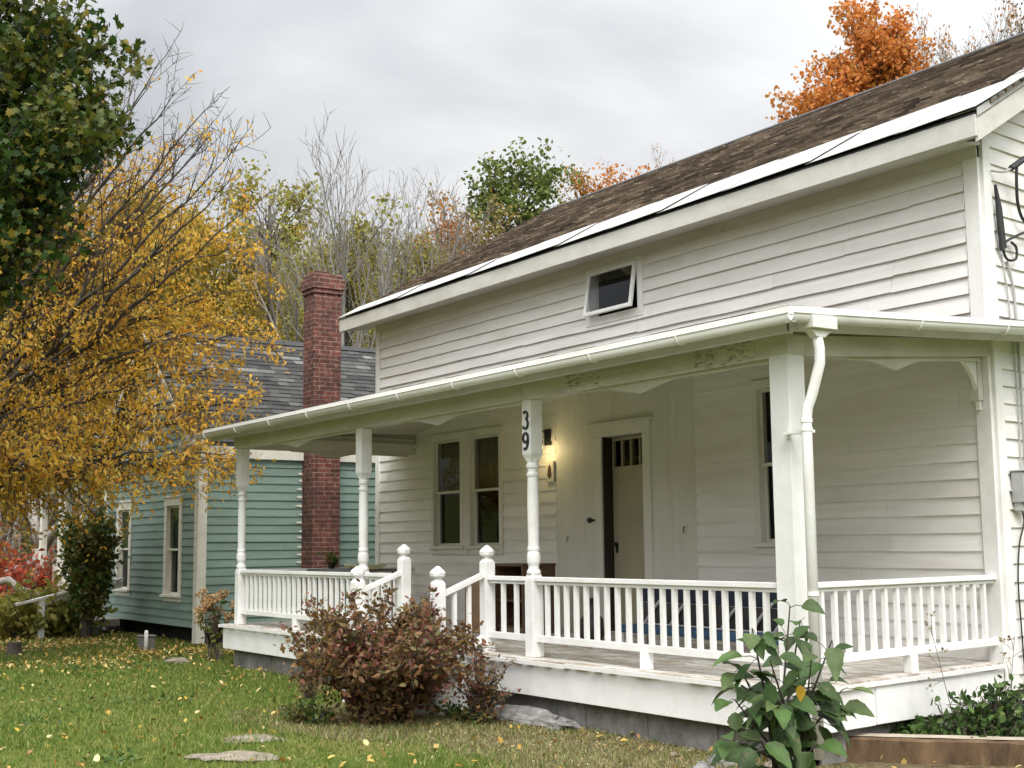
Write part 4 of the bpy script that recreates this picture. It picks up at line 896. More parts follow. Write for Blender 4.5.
# ---------------------------------------------------------------- teal house
TXL, TXR, TY0, TY1 = -25.4, -20.52, 7.8, 15.5; xm = (TXL + TXR) / 2; TE, TR = 3.33, 5.42
teal = thing('teal_house', (xm, TY0, 0), 'teal clapboard house with dark shingle roof and tall brick chimney', 'house')
tf = Fr((0, TY0, 0), (1, 0, 0), (0, -1, 0)); tr = Fr((TXR, 0, 0), (0, 1, 0), (1, 0, 0))
Wt = [(-24.62, -24.00, .82, 2.28), (-21.98, -21.38, .78, 2.28), (-23.32, -22.78, 3.12, 4.2)]
b = MB(); panel(b, (0, TY0, 0), (1, 0, 0), (0, -1, 0), TXL, TXR, .28, TE, .12, [(h[0] - .015, h[1] + .015, h[2] - .015, h[3] + .015) for h in Wt])
sp_ = (TR - TE) / (xm - TXL)
for a, c in bands(TE, 4.9, [Wt[2]]):                    # stepped backing clipped under the rake
    for k in range(8):
        za, zc = a + (c - a) * k / 8, a + (c - a) * (k + 1) / 8; t = (zc - TE) / sp_
        panel(b, (0, TY0, 0), (1, 0, 0), (0, -1, 0), TXL + t, TXR - t, za, zc, .12, [(Wt[2][0] - .015, Wt[2][1] + .015, Wt[2][2], Wt[2][3] + .015)])
b.box((TXL, TY1 - .1, .28), (TXR, TY1, TE)); b.box((TXL, TY0 + .121, .28), (TXL + .1, TY1 - .1, TE)); b.box((TXR - .1, TY0 + .121, .28), (TXR, TY1 - .101, TE))
b.prism([(TXL, TY1, TE), (TXR, TY1, TE), (xm, TY1, TR)], (0, -.1, 0))
Ht = [(h[0] - .13, h[1] + .13, h[2] - .12, h[3] + .16) for h in Wt]
def ttop(z):
    t = max(0, (z - TE) / sp_); return (TXL + t, TXR - t)
siding(b, (0, TY0, 0), (1, 0, 0), (0, -1, 0), TXL + .05, TXR - .13, .27, 5.3, .132, Ht, 21, .022, top=ttop)
siding(b, (TXR, 0, 0), (0, 1, 0), (1, 0, 0), TY0 + .12, TY1, .27, 3.12, .138, (), 22, .024)
ob('wall', b, M['teal'], teal)
b = MB(); tf.box(b, TXR - .14, TXR, 0, .034, .02, 3.14); ob('corner_board', b, M['tealtrim'], teal, bevel=.004)
b = MB(); tr.box(b, TY0 - .034, TY0 + .12, 0, .034, .02, 3.14); ob('corner_board', b, M['tealtrim'], teal, bevel=.004)
b = MB(); tf.box(b, TXL - .02, TXL + .05, 0, .034, .25, TE); ob('corner_board', b, M['tealtrim'], teal)
b = MB(); tr.box(b, TY0 - .03, TY1, .001, .085, 3.03, 3.235); ob('frieze_board', b, M['tealtrim'], teal)
b = MB(); tf.box(b, TXR - .45, TXR + .16, .001, .22, 3.20, 3.32); b.box((TXR - .45, TY0 - .2, 3.12), (TXR + .05, TY0 - .035, 3.20)); ob('eave_return', b, M['tealtrim'], teal, bevel=.005)
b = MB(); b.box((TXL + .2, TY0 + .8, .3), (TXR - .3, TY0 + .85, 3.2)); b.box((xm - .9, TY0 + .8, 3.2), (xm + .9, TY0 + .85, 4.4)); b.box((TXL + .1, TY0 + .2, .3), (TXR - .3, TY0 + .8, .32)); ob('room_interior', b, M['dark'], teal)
b = MB(); b.box((TXL + .1, TY0 + .3, 0), (TXR - .25, TY1 - .2, .29)); ob('foundation', b, M['dark'], teal)  # black box holds the shade of the open gap under the house
b = MB(); b.box((TXL - .1, TY0 - .02, 0), (TXL + .35, TY0 + .28, .28)); ob('foundation_pier', b, M['block'], teal)
for h in Wt: sash_window(tf, teal, *h, M['tealtrim'], .12, .14, True, ('greycurtain', .5), .04, label='gable window half hidden by yellow leaves' if h[2] > 3 else None)
OV, sd = .10, .2
rf = MB(); nz = .05
def tro(sgn):
    a = (xm + sgn * (xm - TXL + OV), TY0 - sd, TE - sp_ * OV + .05); c = (a[0], TY1 + .2, a[2]); d = (xm, TY1 + .2, TR + .05); e = (xm, TY0 - sd, TR + .05); return a, c, d, e
a, c, d, e = tro(1); rf.prism([a, c, d, e], (0, 0, -.05)); a2, c2, d2, e2 = tro(-1); rf.prism([a2, c2, d2, e2], (0, 0, -.05))
troof = ob('roof', rf, M['greyshingle'], teal)
s2 = MB(); vv = Vector(e) - Vector(a); shingles(s2, Vector(a), (0, 1, 0), vv, TY1 - TY0 + .4, vv.length, .13, .28, 31, .014)
vv2 = Vector(e2) - Vector(a2); shingles(s2, Vector(a2), (0, 1, 0), vv2, TY1 - TY0 + .4, vv2.length, .13, .28, 32, .014); ob('shingle_courses', s2, M['greyshingle'], troof)
b = MB(); b.prism([(xm - .1, TY0 - sd, TR + .0), (xm, TY0 - sd, TR + .095), (xm + .1, TY0 - sd, TR + .0)], (0, TY1 - TY0 + .4, 0)); ob('ridge_cap', b, M['black'], troof)
for A_, E_ in ((a, e), (a2, e2)):
    b = MB(); A1_, E1_ = Vector(A_), Vector(E_); b.prism([A1_ + Vector((0, -.012, -.15)), E1_ + Vector((0, -.012, -.15)), E1_ + Vector((0, -.012, -.01)), A1_ + Vector((0, -.012, -.01))], (0, .03, 0)); ob('rake_board', b, M['tealtrim'], troof)
b = MB(); tf.box(b, TXL - .10, TXL - .05, .0, .05, .3, 3.2); ob('downspout', b, M['tealtrim'], teal)
# chimney
ch = MB(); cy0, cy1 = 9.61, 10.12; cxa, cxb = TXR + .026, TXR + .46
ch.box((cxa, cy0, 0), (cxb, cy1, 5.9))
ch.box((cxa - .02, cy0 - .025, 5.9), (cxb + .025, cy1 + .025, 5.98)); ch.box((cxa - .045, cy0 - .05, 5.98), (cxb + .05, cy1 + .05, 6.17)); ch.box((cxa - .01, cy0 - .02, 6.17), (cxb + .02, cy1 + .02, 6.25))
ch.box((cxa + .03, cy0 + .03, 6.25), (cxb - .03, cy1 - .2, 6.30))
chim = ob('chimney', ch, M['brick'], teal, bevel=.008)
rg = random.Random(2)
for i in range(13):
    z = 1.15 + i * .138 + rg.uniform(-.02, .02); s_ = rg.uniform(.05, .12); hh = rg.uniform(.012, .028); b = MB()
    P = [(TXR + .03, cy0 + .01, z - hh), (TXR + .03, cy0 - s_ * .5, z - hh * rg.uniform(.6, 1)), (TXR + .03, cy0 - s_, z - hh * .2), (TXR + .03, cy0 - s_ * .8, z + hh * .7), (TXR + .03, cy0 - s_ * .3, z + hh), (TXR + .03, cy0 + .01, z + hh * .6)]
    b.prism(P, (.006, 0, 0)); ob('mortar_smear', b, M['tealtrim'], chim)
# left porch wing of the teal house
wing = MB(); wing.box((-29.6, 9.0, .5), (-25.42, 9.1, 2.9)); 
siding(wing, (0, 9.0, 0), (1, 0, 0), (0, -1, 0), -29.6, -25.42, .5, 2.9, .13, (), 41)
ob('side_wing', wing, M['teal'], teal)
b = MB(); b.box((-29.8, 7.6, .42), (-25.42, 9.0, .5)); b.box((-29.8, 7.58, .2), (-25.42, 7.6, .5)); ob('side_porch', b, M['tealtrim'], teal)
b = MB(); b.box((-29.8, 7.6, 2.75), (-25.42, 7.72, 2.95)); ob('side_porch_beam', b, M['tealtrim'], teal)
b = MB(); b.prism([(-29.9, 7.4, 2.97), (-25.41, 7.4, 2.97), (-25.41, 9.3, 3.3), (-29.9, 9.3, 3.3)], (0, 0, -.04)); ob('side_porch_roof', b, M['greyshingle'], teal)
for x in (-29.6, -28.15, -27.75, -26.6): b = MB(); b.box((x - .07, 7.62, .5), (x + .07, 7.76, 2.75)); ob('porch_post', b, M['tealtrim'], teal, bevel=.006)
b = MB(); b.box((-28.6, 7.64, .5), (-26.7, 7.70, 1.25)); ob('porch_panel', b, M['tealtrim'], teal)
b = MB(); b.box((-25.3, 6.75, 0), (-24.1, 7.3, .14)); b.box((-25.3, 7.3, .14), (-24.3, 7.75, .28)); b.box((-25.25, 6.72, .14), (-24.05, 7.3, .165)); ob('side_steps', b, M['gravel'], teal, bevel=.01)
hr = thing('stair_handrail', (-23.7, 6.15, 0), 'white wooden handrail with one square post by the teal house steps', 'handrail')
b = MB(); P0 = at(40, 640, 18.8 * 1.0); bx, by = P0.x, P0.y
hx, hy = -23.65, 6.15
b.box((hx - .055, hy - .055, 0), (hx + .055, hy + .055, .70)); ob('post', b, M['trim'], hr, bevel=.005)
b = MB(); b.bar((hx + .05, hy - .45, .62), (hx - .1, hy + 1.45, 1.02), .11, .045); b.bar((hx - .02, hy - .0, .62), (hx - .1, hy + 1.45, .92), .04, .10); ob('rail', b, M['trim'], hr, bevel=.004)
ut = thing('utility_box', (-19.8, 6.7, 0), 'small grey utility box in the grass before the teal house', 'box')
b = MB(); b.box((-19.95, 6.64, 0), (-19.74, 6.84, .22)); ob('body', b, M['greytable'], ut, bevel=.01)
b = MB(); b.box((-19.97, 6.62, .22), (-19.72, 6.86, .245)); ob('lid', b, M['greytable'], ut, bevel=.008)
b = MB(); b.tube([(-19.62, 6.66, 0), (-19.62, 6.66, .30), (-19.62, 6.66, .33)], [.03, .03, .02], 12)
tag(ob('vent_pipe', b, M['rail'], loc=(-19.62, 6.66, 0), smooth=True), 'short white plastic pipe standing right of the grey utility box', 'pipe')
b = MB(); b.lathe((-20.45, 4.95, 0), [(.12, 0), (.105, .1), (.10, .19), (.095, .195)], 14); tag(ob('tree_stump', b, M['bark'], loc=(-20.45, 4.95, 0)), 'small dark cut stump in the grass at the left edge', 'stump')

# ---------------------------------------------------------------- stones, timber
def rock(c, sx, sy, sz, seed, name, mat, label, cat, rot=0, group=None):
    rg = random.Random(seed); import bmesh
    bm = bmesh.new(); bmesh.ops.create_icosphere(bm, subdivisions=4, radius=1); off = Vector((seed * 3.1, 1.7, .3))
    from mathutils import noise as nz_
    for v in bm.verts:
        n = nz_.noise(v.co * 1.6 + off) * .35 + nz_.noise(v.co * 4 + off) * .14 + nz_.noise(Vector((v.co.x * 2, v.co.y * 6, v.co.z * 9)) + off) * .07; p = v.co * (1 + n)
        p.z = max(p.z, -.25); x, y = p.x * sx, p.y * sy
        v.co = Vector((x * math.cos(rot) - y * math.sin(rot), x * math.sin(rot) + y * math.cos(rot), (p.z + .2) * sz))
    me = bpy.data.meshes.new(name); bm.to_mesh(me); bm.free(); return tag(put(name, me, mat, loc=c), label, cat, group)
rock((-9.55, 6.62, -.01), .60, .14, .115, 3, 'weathered_log', M['drift'], 'grey weathered split log lying against the porch foundation', 'log', R(4))
rock((-10.15, 4.35, -.01), .26, .20, .035, 5, 'stepping_stone', M['flag'], 'flat tan stepping stone in the lawn, the farther of the two', 'stone', R(50), 'flat stepping stones in the lawn')
rock((-9.35, 3.85, -.01), .34, .20, .04, 6, 'stepping_stone', M['flag'], 'flat tan stepping stone in the lawn, the nearer of the two', 'stone', R(55), 'flat stepping stones in the lawn')
for i, (x, y, s, lab) in enumerate(((-6.9, 6.5, .13, 'pale grey rock beneath the leafy plant, left of the timber'), (-6.55, 6.62, .09, 'small round rock touching the corner of the porch skirt'), (-6.75, 6.15, .10, 'low buff rock in front of the broad leaved plant stems'), (-7.4, 6.45, .05, 'smallest rock on the dirt just left of the broad leaved plant'))):
    rock((x, y, 0), s, s * .8, s * .6, 20 + i, 'rock', M['drift'] if i % 2 == 0 else M['flag'], lab, 'rock', i, 'rocks near the porch corner')
rock((-17.45, 6.35, 0), .2, .12, .06, 31, 'rock', M['flag'], 'flat buff rock in the grass off the left end of the porch', 'rock', .4)
tm = thing('landscape_timber', (-6.1, 7.7, 0), 'thick weathered brown timber edging the weeds at the right corner', 'timber')
p0, p1 = Vector((-6.60, 7.28, 0)), Vector((-4.9, 8.75, 0)); dt = (p1 - p0).normalized(); sn = Vector((dt.y, -dt.x, 0))
b = MB(); n_ = 26; rg = random.Random(3); vs_ = []
for i in range(n_ + 1):
    p = p0 + dt * ((p1 - p0).length * i / n_); j = lambda s: rg.uniform(-s, s)
    vs_ += [p + sn * (.08 + j(.006)), p + sn * (.085 + j(.008)) + Vector((0, 0, .155 + j(.004))), p + sn * .07 + Vector((0, 0, .172 + j(.004))), p - sn * .09 + Vector((0, 0, .175 + j(.004))), p - sn * .1]
b.add(vs_, [(i * 5 + k, i * 5 + k + 1, i * 5 + 6 + k, i * 5 + 5 + k) for i in range(n_) for k in range(4)] + [(0, 1, 2, 3, 4), tuple(n_ * 5 + k for k in (4, 3, 2, 1, 0))]); ob('beam', b, M['timber'], tm)
b = MB(); vs_ = []
for i in range(n_ + 1):
    p = p0 + dt * ((p1 - p0).length * i / n_); vs_ += [p + sn * (.062 + rg.uniform(-.012, .012)) + Vector((0, 0, .179)), p - sn * (.085 + rg.uniform(-.01, .01)) + Vector((0, 0, .181))]
b.add(vs_, [(2 * i, 2 * i + 2, 2 * i + 3, 2 * i + 1) for i in range(n_)]); ob('pale_top', b, M['timbertop'], tm)  # strip along the top in a paler colour than the sides

# ---------------------------------------------------------------- vegetation
def rvec(rg): 
    while True:
        v = Vector((rg.uniform(-1, 1), rg.uniform(-1, 1), rg.uniform(-1, 1)))
        if .05 < v.length < 1: return v.normalized()
def branch(wood, tips, rg, p, d, L_, r, lv, P):
    n = P['seg'][lv]; pts = [p]; rad = [r]; q = Vector(p); dd = Vector(d).normalized(); end = P.get('end', .35) if lv < P['max'] else .3
    for i in range(n):
        dd = (dd + rvec(rg) * P['wob'][lv] + Vector((0, 0, P['up'][lv]))).normalized(); q = q + dd * (L_ / n); pts.append(q.copy()); rad.append(r * (1 - (1 - end) * (i + 1) / n))
    wood.tube(pts, rad, P['sides'][lv], cap=False)
    if lv >= P['max'] or lv >= P.get('leaflv', P['max']): tips.append((pts, lv))
    if lv < P['max']:
        k = P['n'][lv]; t0 = P['t0'][lv]
        for i in range(k):
            t = t0 + (1 - t0) * (i + rg.random() * .8) / k; f = t * n; j = min(int(f), n - 1); s = pts[j].lerp(pts[j + 1], f - j); ax = (pts[j + 1] - pts[j]).normalized()
            pr_ = rvec(rg); pr_ = (pr_ - ax * pr_.dot(ax)).normalized(); a = R(P['ang'][lv] * rg.uniform(.7, 1.25)); nd_ = ax * math.cos(a) + pr_ * math.sin(a)
            branch(wood, tips, rg, s, nd_, L_ * P['ratio'][lv] * (1.15 - P.get('taper', .55) * t) * rg.uniform(.75, 1.2), max(rad[j] * P.get('rr', .5), P.get('rmin', .006)), lv + 1, P)
def leaf_pts(tips, per, jit, rg, keep=1.0, t0=.0):
    out_ = []
    for pts, lv in tips:
        if rg.random() > keep: continue
        n = len(pts) - 1
        for _ in range(per):
            f = (t0 + (1 - t0) * rg.random()) * n; j = min(int(f), n - 1); p = pts[j].lerp(pts[j + 1], f - j); out_.append((p.x + rg.gauss(0, jit), p.y + rg.gauss(0, jit), p.z + rg.gauss(0, jit)))
    return np.array(out_).reshape(-1, 3)
PT = dict(seg=[9, 6, 5, 4], wob=[.05, .12, .18, .2], up=[.01, .05, .04, .02], sides=[9, 6, 4, 3], n=[16, 7, 6], t0=[.30, .25, .2], ang=[48, 42, 45], ratio=[.42, .48, .5], max=3, rr=.45, rmin=.009)
def make_tree(name, seed, H, r, P, wood, leafm, per, lsize, jit, label, loc, keep=1.0, t0=.0, group='trees on the hillside behind the houses', aspect=.7, clump=0):
    rg = random.Random(seed); w_ = MB(); tips = []; branch(w_, tips, rg, Vector((0, 0, -.2)), Vector((0, 0, 1)), H, r, 0, P)
    o = thing(name, loc, label, 'tree', group)
    me = bpy.data.meshes.new('trunk'); me.from_pydata([tuple(v) for v in w_.v], [], w_.f); me.polygons.foreach_set('use_smooth', [True] * len(me.polygons)); put('trunk', me, wood, o)
    top = max(v[2] for v in w_.v)
    if leafm: put('crown', leaf_mesh('crown', leaf_pts(tips, per, jit, rg, keep, t0), lsize, seed, aspect), leafm, o)
    o['_h'] = top
    return o, top
GR = 'trees on the hillside behind the houses'
bareP = dict(PT, n=[12, 7, 5], t0=[.34, .22, .18], ang=[27, 27, 32], ratio=[.62, .50, .48], wob=[.03, .07, .12, .15], up=[.0, .06, .06, .04], rr=.58, rmin=.016)
rndP = dict(PT, n=[14, 8, 6], t0=[.34, .3, .25], ang=[58, 45, 48], ratio=[.46, .45, .48], rr=.5)
wideP = dict(PT, n=[15, 8, 6], t0=[.22, .25, .2], ang=[56, 45, 48], ratio=[.50, .48, .5])
protos = {}
protos['bare'] = make_tree('bare_tree', 1, 14, .17, bareP, M['greybark'], None, 0, 0, 0, 'x', (0, 0, 0))
protos['bare2'] = make_tree('bare_tree', 2, 14, .15, dict(bareP, ang=[40, 34, 36]), M['greybark'], M['amber'], 6, .13, .10, 'x', (0, 0, 0), keep=.5)
protos['olive'] = make_tree('olive_tree', 3, 12, .2, rndP, M['bark'], M['olive'], 34, .165, .30, 'x', (0, 0, 0), keep=.9)
protos['olive2'] = make_tree('olive_tree', 13, 13, .2, PT, M['greybark'], M['olive'], 24, .16, .30, 'x', (0, 0, 0), keep=.8)
protos['yellow'] = make_tree('yellow_tree', 4, 12, .2, PT, M['bark'], M['yellow'], 30, .16, .30, 'x', (0, 0, 0), keep=.85)
protos['brown'] = make_tree('brown_tree', 8, 12, .18, bareP, M['greybark'], M['brown'], 13, .14, .25, 'x', (0, 0, 0), keep=.7)
used = {}
def bg(kind, px, depth, topy, rot, label, sxy=1.0, name=None):
    src, h = protos[kind]; P = at(px + (px - 408) * (546 - topy) / 10400, 546, depth); g0 = hgt(P.x, P.y); ztop = EYE + depth * 1.008 * math.tan(math.atan((CY - topy) / F) + math.atan(162 / F)); s = (ztop - g0) / h
    if kind in used: o = dup(src)
    else: o = src; used[kind] = 1
    o.location = (P.x, P.y, g0 - .1); o.scale = (s * sxy, s * sxy, s); o.rotation_euler = (0, 0, rot); o['label'] = label; o['category'] = 'tree'; o['group'] = GR
    return o
BT = [
 ('bare', 350, 33, 112, 0.3, 'tallest bare grey tree, rising just right of the brick chimney', .85),
 ('bare', 308, 38, 145, 2.0, 'bare grey tree rising left of the tallest bare tree', .8),
 ('bare', 378, 35, 150, 3.4, 'bare grey tree right of the tallest bare tree', .8),
 ('bare', 452, 41, 178, 0.9, 'slim bare grey tree just left of the round green tree', .8),
 ('bare', 422, 38, 148, 4.0, 'bare grey tree between the chimney and the round green tree', .8),
 ('bare2', 700, 60, 142, 2.2, 'bare twigged tree peeking over the middle of the brown roof', .8),
 ('bare2', 660, 58, 156, 0.2, 'bare twigged tree over the roof right of the orange clump', .7),
 ('bare2', 965, 46, -10, 0.9, 'bare tree with few rusty leaves right of the tall orange tree', .7),
 ('bare2', 1010, 44, -10, 3.5, 'bare tree with few rusty leaves at the top right corner', .7),
 ('brown', 1050, 48, -40, 2.5, 'brown leaved tree just outside the top right corner', .7),
 ('bare2', 935, 45, 12, 5.2, 'bare tree with few rusty leaves directly beside the tall orange tree', .7),
 ('bare2', 985, 40, -5, 1.9, 'bare tree with few rusty leaves between its two taller neighbours at top right', .7),
 ('olive', 225, 46, 250, 2.9, 'low olive tree behind the golden crown edge', 1.0),
 ('olive2', 322, 47, 262, 0.6, 'low olive tree in the gap right of the golden crown', 1.0),
 ('olive', 385, 50, 250, 4.6, 'low olive tree in the gap right of the chimney', 1.0),
 ('yellow', 440, 52, 246, 0.2, 'low yellowish tree above the left roof slope', 1.0),
 ('yellow', 200, 40, 210, 1.1, 'yellow tree behind the teal house roof ridge', 1.0),
 ('yellow', 150, 46, 190, 3.2, 'yellow tree behind the bare twigs of the golden tree', 1.0),
 ('yellow', 240, 36, 270, 5.0, 'low yellow tree above the grey shingle roof', 1.1),
 ('olive', 100, 48, 190, 1.6, 'olive tree deep behind the golden crown', 1.0),
 ('yellow', 50, 42, 200, 0.5, 'yellow tree behind the green maple foliage', 1.0),
 ('olive2', 0, 46, 180, 2.2, 'olive tree behind the left edge of the golden crown', 1.0),
 ('brown', 20, 38, 330, 4.1, 'brown leaved tree behind the scarlet bushes', 1.1),
 ('brown', 70, 42, 350, 0.9, 'brown leaved tree behind the leaning grey trunk', 1.1),
 ('olive2', -50, 40, 220, 3.7, 'olive tree just outside the left edge', 1.0),
 ('brown', 330, 56, 240, 1.5, 'brown tree far behind the chimney', 1.0),
 ('olive', 370, 60, 240, 0.3, 'olive tree far behind the teal roof', 1.0),
 ('olive', 560, 60, 205, 2.3, 'olive tree low behind the ridge of the white house', .9),
 ('yellow', 290, 60, 225, 3.9, 'faded yellow tree far behind the chimney', 1.0),
]
for a in BT: bg(*a)
for k, (o, h) in protos.items():
    if '_h' in o: del o['_h']

# thicket: far undergrowth as one mass
rg = random.Random(77); tw = MB(); lp = []
for i in range(900):
    px = rg.uniform(-120, 620); d = rg.uniform(33, 62); P = at(px, 546, d); g0 = hgt(P.x, P.y); p = Vector((P.x, P.y, g0 - .1)); dr = Vector((rg.gauss(0, .35), rg.gauss(0, .35), 1)); L_ = rg.uniform(1.2, 4.2)
    pts = [p, p + dr * L_ * .5 + rvec(rg) * .15, p + dr * L_ + rvec(rg) * .4]; tw.tube(pts, [.03, .02, .006], 3, cap=False)
    for k in range(4):
        s = pts[0].lerp(pts[2], rg.uniform(.3, .9)); e_ = s + rvec(rg) * rg.uniform(.4, 1.2) + Vector((0, 0, .4)); tw.tube([s, s.lerp(e_, .5) + rvec(rg) * .08, e_], [.015, .01, .004], 3, cap=False)
        for _ in range(9): q = s.lerp(e_, rg.random()); lp.append((q.x + rg.gauss(0, .2), q.y + rg.gauss(0, .2), q.z + rg.gauss(0, .2)))
tk = tag(ob('thicket', tw, M['greybark']), 'tangled brown undergrowth covering the hillside behind', 'undergrowth', kind='stuff')
tl = tag(put('leaf_litter_brush', leaf_mesh('brush', np.array(lp), .15, 5), M['brown']), 'dry brown leaves on the hillside brush', 'undergrowth', kind='stuff')

# big trees at left: limbs drawn from trunk to end points
def limb_tree(name, label, base, H, r, ends, wood, leafm, seed, nsub, ntw, per, lsize, hang, jit, subL, group=None, aspect=.5, sag=.10, bare=(), lean=(0, 0), mapleleaf=False):
    rg = random.Random(seed); o = thing(name, base, label, 'tree', group); w_ = MB(); tips = []
    tp = [Vector((lean[0] * t * t * H + rg.gauss(0, .03), lean[1] * t * t * H, H * t - .1 * (t == 0))) for t in [i / 8 for i in range(9)]]
    w_.tube(tp, [r * (1 - .75 * i / 8) for i in range(9)], 12)
    for ei, (E_, zs, b_) in enumerate(ends):
        E_ = Vector(E_) - Vector(base); f = max(0, min(.99, zs / H)) * 8; j = int(f); S_ = tp[j].lerp(tp[j + 1], f - j); L_ = (E_ - S_).length; M_ = (S_ + E_) / 2 + Vector((0, 0, L_ * sag * (1.0 if not b_ else -.5)))
        n = 14; pts = []
        for i in range(n + 1):
            t = i / n; pts.append(S_ * (1 - t) ** 2 + M_ * 2 * t * (1 - t) + E_ * t * t + rvec(rg) * .05 * (0 < i < n))
        r0 = .012 + .0055 * L_; rad = [r0 * (1 - t / n) ** .8 + .006 for t in range(n + 1)]; w_.tube(pts, rad, 6, cap=False)
        for k in range(int(nsub * L_)):
            t = rg.uniform(.28 if not b_ else .35, 1); f = t * n; j = min(int(f), n - 1); s = pts[j].lerp(pts[j + 1], f - j); ax = (pts[j + 1] - pts[j]).normalized()
            dr = (ax * (.8 if not b_ else 1.3) + rvec(rg) * .8 + Vector((0, 0, .15 if not b_ else .35))).normalized(); l2 = subL * rg.uniform(.5, 1.2) * (1.25 - .6 * t)
            q = [s]; d2 = dr
            for i in range(5):
                d2 = (d2 + rvec(rg) * .15 + Vector((0, 0, -hang * .10 if not b_ else .04))).normalized(); q.append(q[-1] + d2 * l2 / 5)
            w_.tube(q, [max(.004, rad[j] * .45 * (1 - .8 * i / 5)) for i in range(6)], 4, cap=False)
            for m_ in range(ntw):
                f2 = rg.uniform(.8, 5); j2 = min(int(f2), 4); s2_ = q[j2].lerp(q[j2 + 1], f2 - j2); e2_ = s2_ + (d2 * .6 + rvec(rg) + Vector((0, 0, -hang * .35 if not b_ else .3))).normalized() * l2 * rg.uniform(.25, .5)
                tt = [s2_, s2_.lerp(e2_, .5) + rvec(rg) * .02, e2_]; w_.tube(tt, [.0055, .004, .002], 3, cap=False)
                if (not b_) or rg.random() < b_: tips.append((tt, 9))
    me = bpy.data.meshes.new('trunk'); me.from_pydata([tuple(v) for v in w_.v], [], w_.f); me.polygons.foreach_set('use_smooth', [True] * len(me.polygons)); put('trunk', me, wood, o)
    L2 = leaf_pts(tips, per, jit, rg)
    wb = L2 + np.array(base)
    ok = ~((wb[:, 0] > TXL - .1) & (wb[:, 0] < TXR + .15) & (wb[:, 1] > TY0 - .1) & (wb[:, 2] < 5.5)) & ~((wb[:, 0] > -17.1) & (wb[:, 1] > 6.3))
    put('crown', leaf_mesh('crown', L2[ok], lsize, seed, aspect, hang=hang, detailed='maple' if mapleleaf else True), leafm, o); return o
G0 = at(-60, 546, 20.5); GB = (G0.x, G0.y, 0)
def en(lst): return [(at(a, b, d), z, br) for a, b, d, z, br in lst]
gold_ends = en([(268, 400, 19.5, 2.6, 0), (250, 470, 19.0, 2.3, 0), (225, 455, 18.6, 2.3, 0), (262, 330, 20, 3.2, 0), (245, 290, 20.5, 3.6, 0), (235, 245, 20.5, 3.8, 0), (195, 458, 18.5, 2.0, 0), (165, 452, 18, 2.0, 0), (120, 466, 18, 1.9, 0), (80, 458, 17.5, 1.9, 0), (130, 180, 21, 4.3, 0), (80, 190, 21.5, 4.3, 0), (170, 245, 20, 3.8, 0), (210, 290, 20, 3.3, 0), (130, 250, 20, 3.7, 0), (215, 420, 19.4, 2.5, 0), (225, 320, 20.5, 3.2, 0), (180, 360, 20, 2.9, 0), (60, 300, 20, 3.3, 0), (185, 195, 20.5, 4.0, 0), (145, 165, 20.5, 4.2, 0), (205, 230, 20.5, 3.7, 0), (110, 160, 21, 4.5, 0),
    (40, 462, 17.5, 1.8, 0), (0, 458, 18, 1.8, 0), (200, 330, 19.5, 3, 0), (160, 280, 20, 3.6, 0), (150, 380, 18.5, 2.6, 0), (100, 420, 18, 2.3, 0), (100, 330, 19, 3, 0), (50, 400, 18, 2.4, 0), (60, 450, 17, 2.1, 0), (20, 340, 19, 3, 0), (200, 400, 19, 2.5, 0), (180, 210, 21, 4.2, 0), (110, 220, 21, 4.4, 0), (225, 365, 20.5, 2.9, 0),
    (-40, 430, 18, 2, 0), (10, 430, 17.5, 2.2, 0), (130, 440, 20.5, 2.2, 0), (60, 360, 21, 2.8, 0), (-150, 420, 19, 2.2, 0), (-200, 330, 21, 3, 0), (-120, 250, 21, 4, 0), (-160, 450, 22, 2, 0), (-60, 260, 23, 4, 0), (-20, 300, 24, 3.4, 0), (140, 330, 22, 3, 0), (60, 250, 22, 4, 0),
    (232, 152, 19, 3.6, .12), (205, 110, 19.5, 4.2, .06), (175, 92, 20, 4.4, .04), (225, 185, 18.6, 3.4, .2), (240, 215, 19, 3.2, .3), (150, 85, 19, 4.6, .04), (190, 145, 20.5, 3.8, .1), (160, 60, 20.5, 4.8, .02), (130, 120, 20, 4.4, .1), (215, 130, 20, 3.9, .06)])
limb_tree('golden_tree', 'golden leaved tree with bare upper twigs in front of the teal house', GB, 5.2, .22, gold_ends, M['bark'], M['gold'], 5, 4.2, 4, 8, .078, .8, .07, 1.05, aspect=.52)
M0 = at(-190, 546, 15.5); MBs = (M0.x, M0.y, 0)
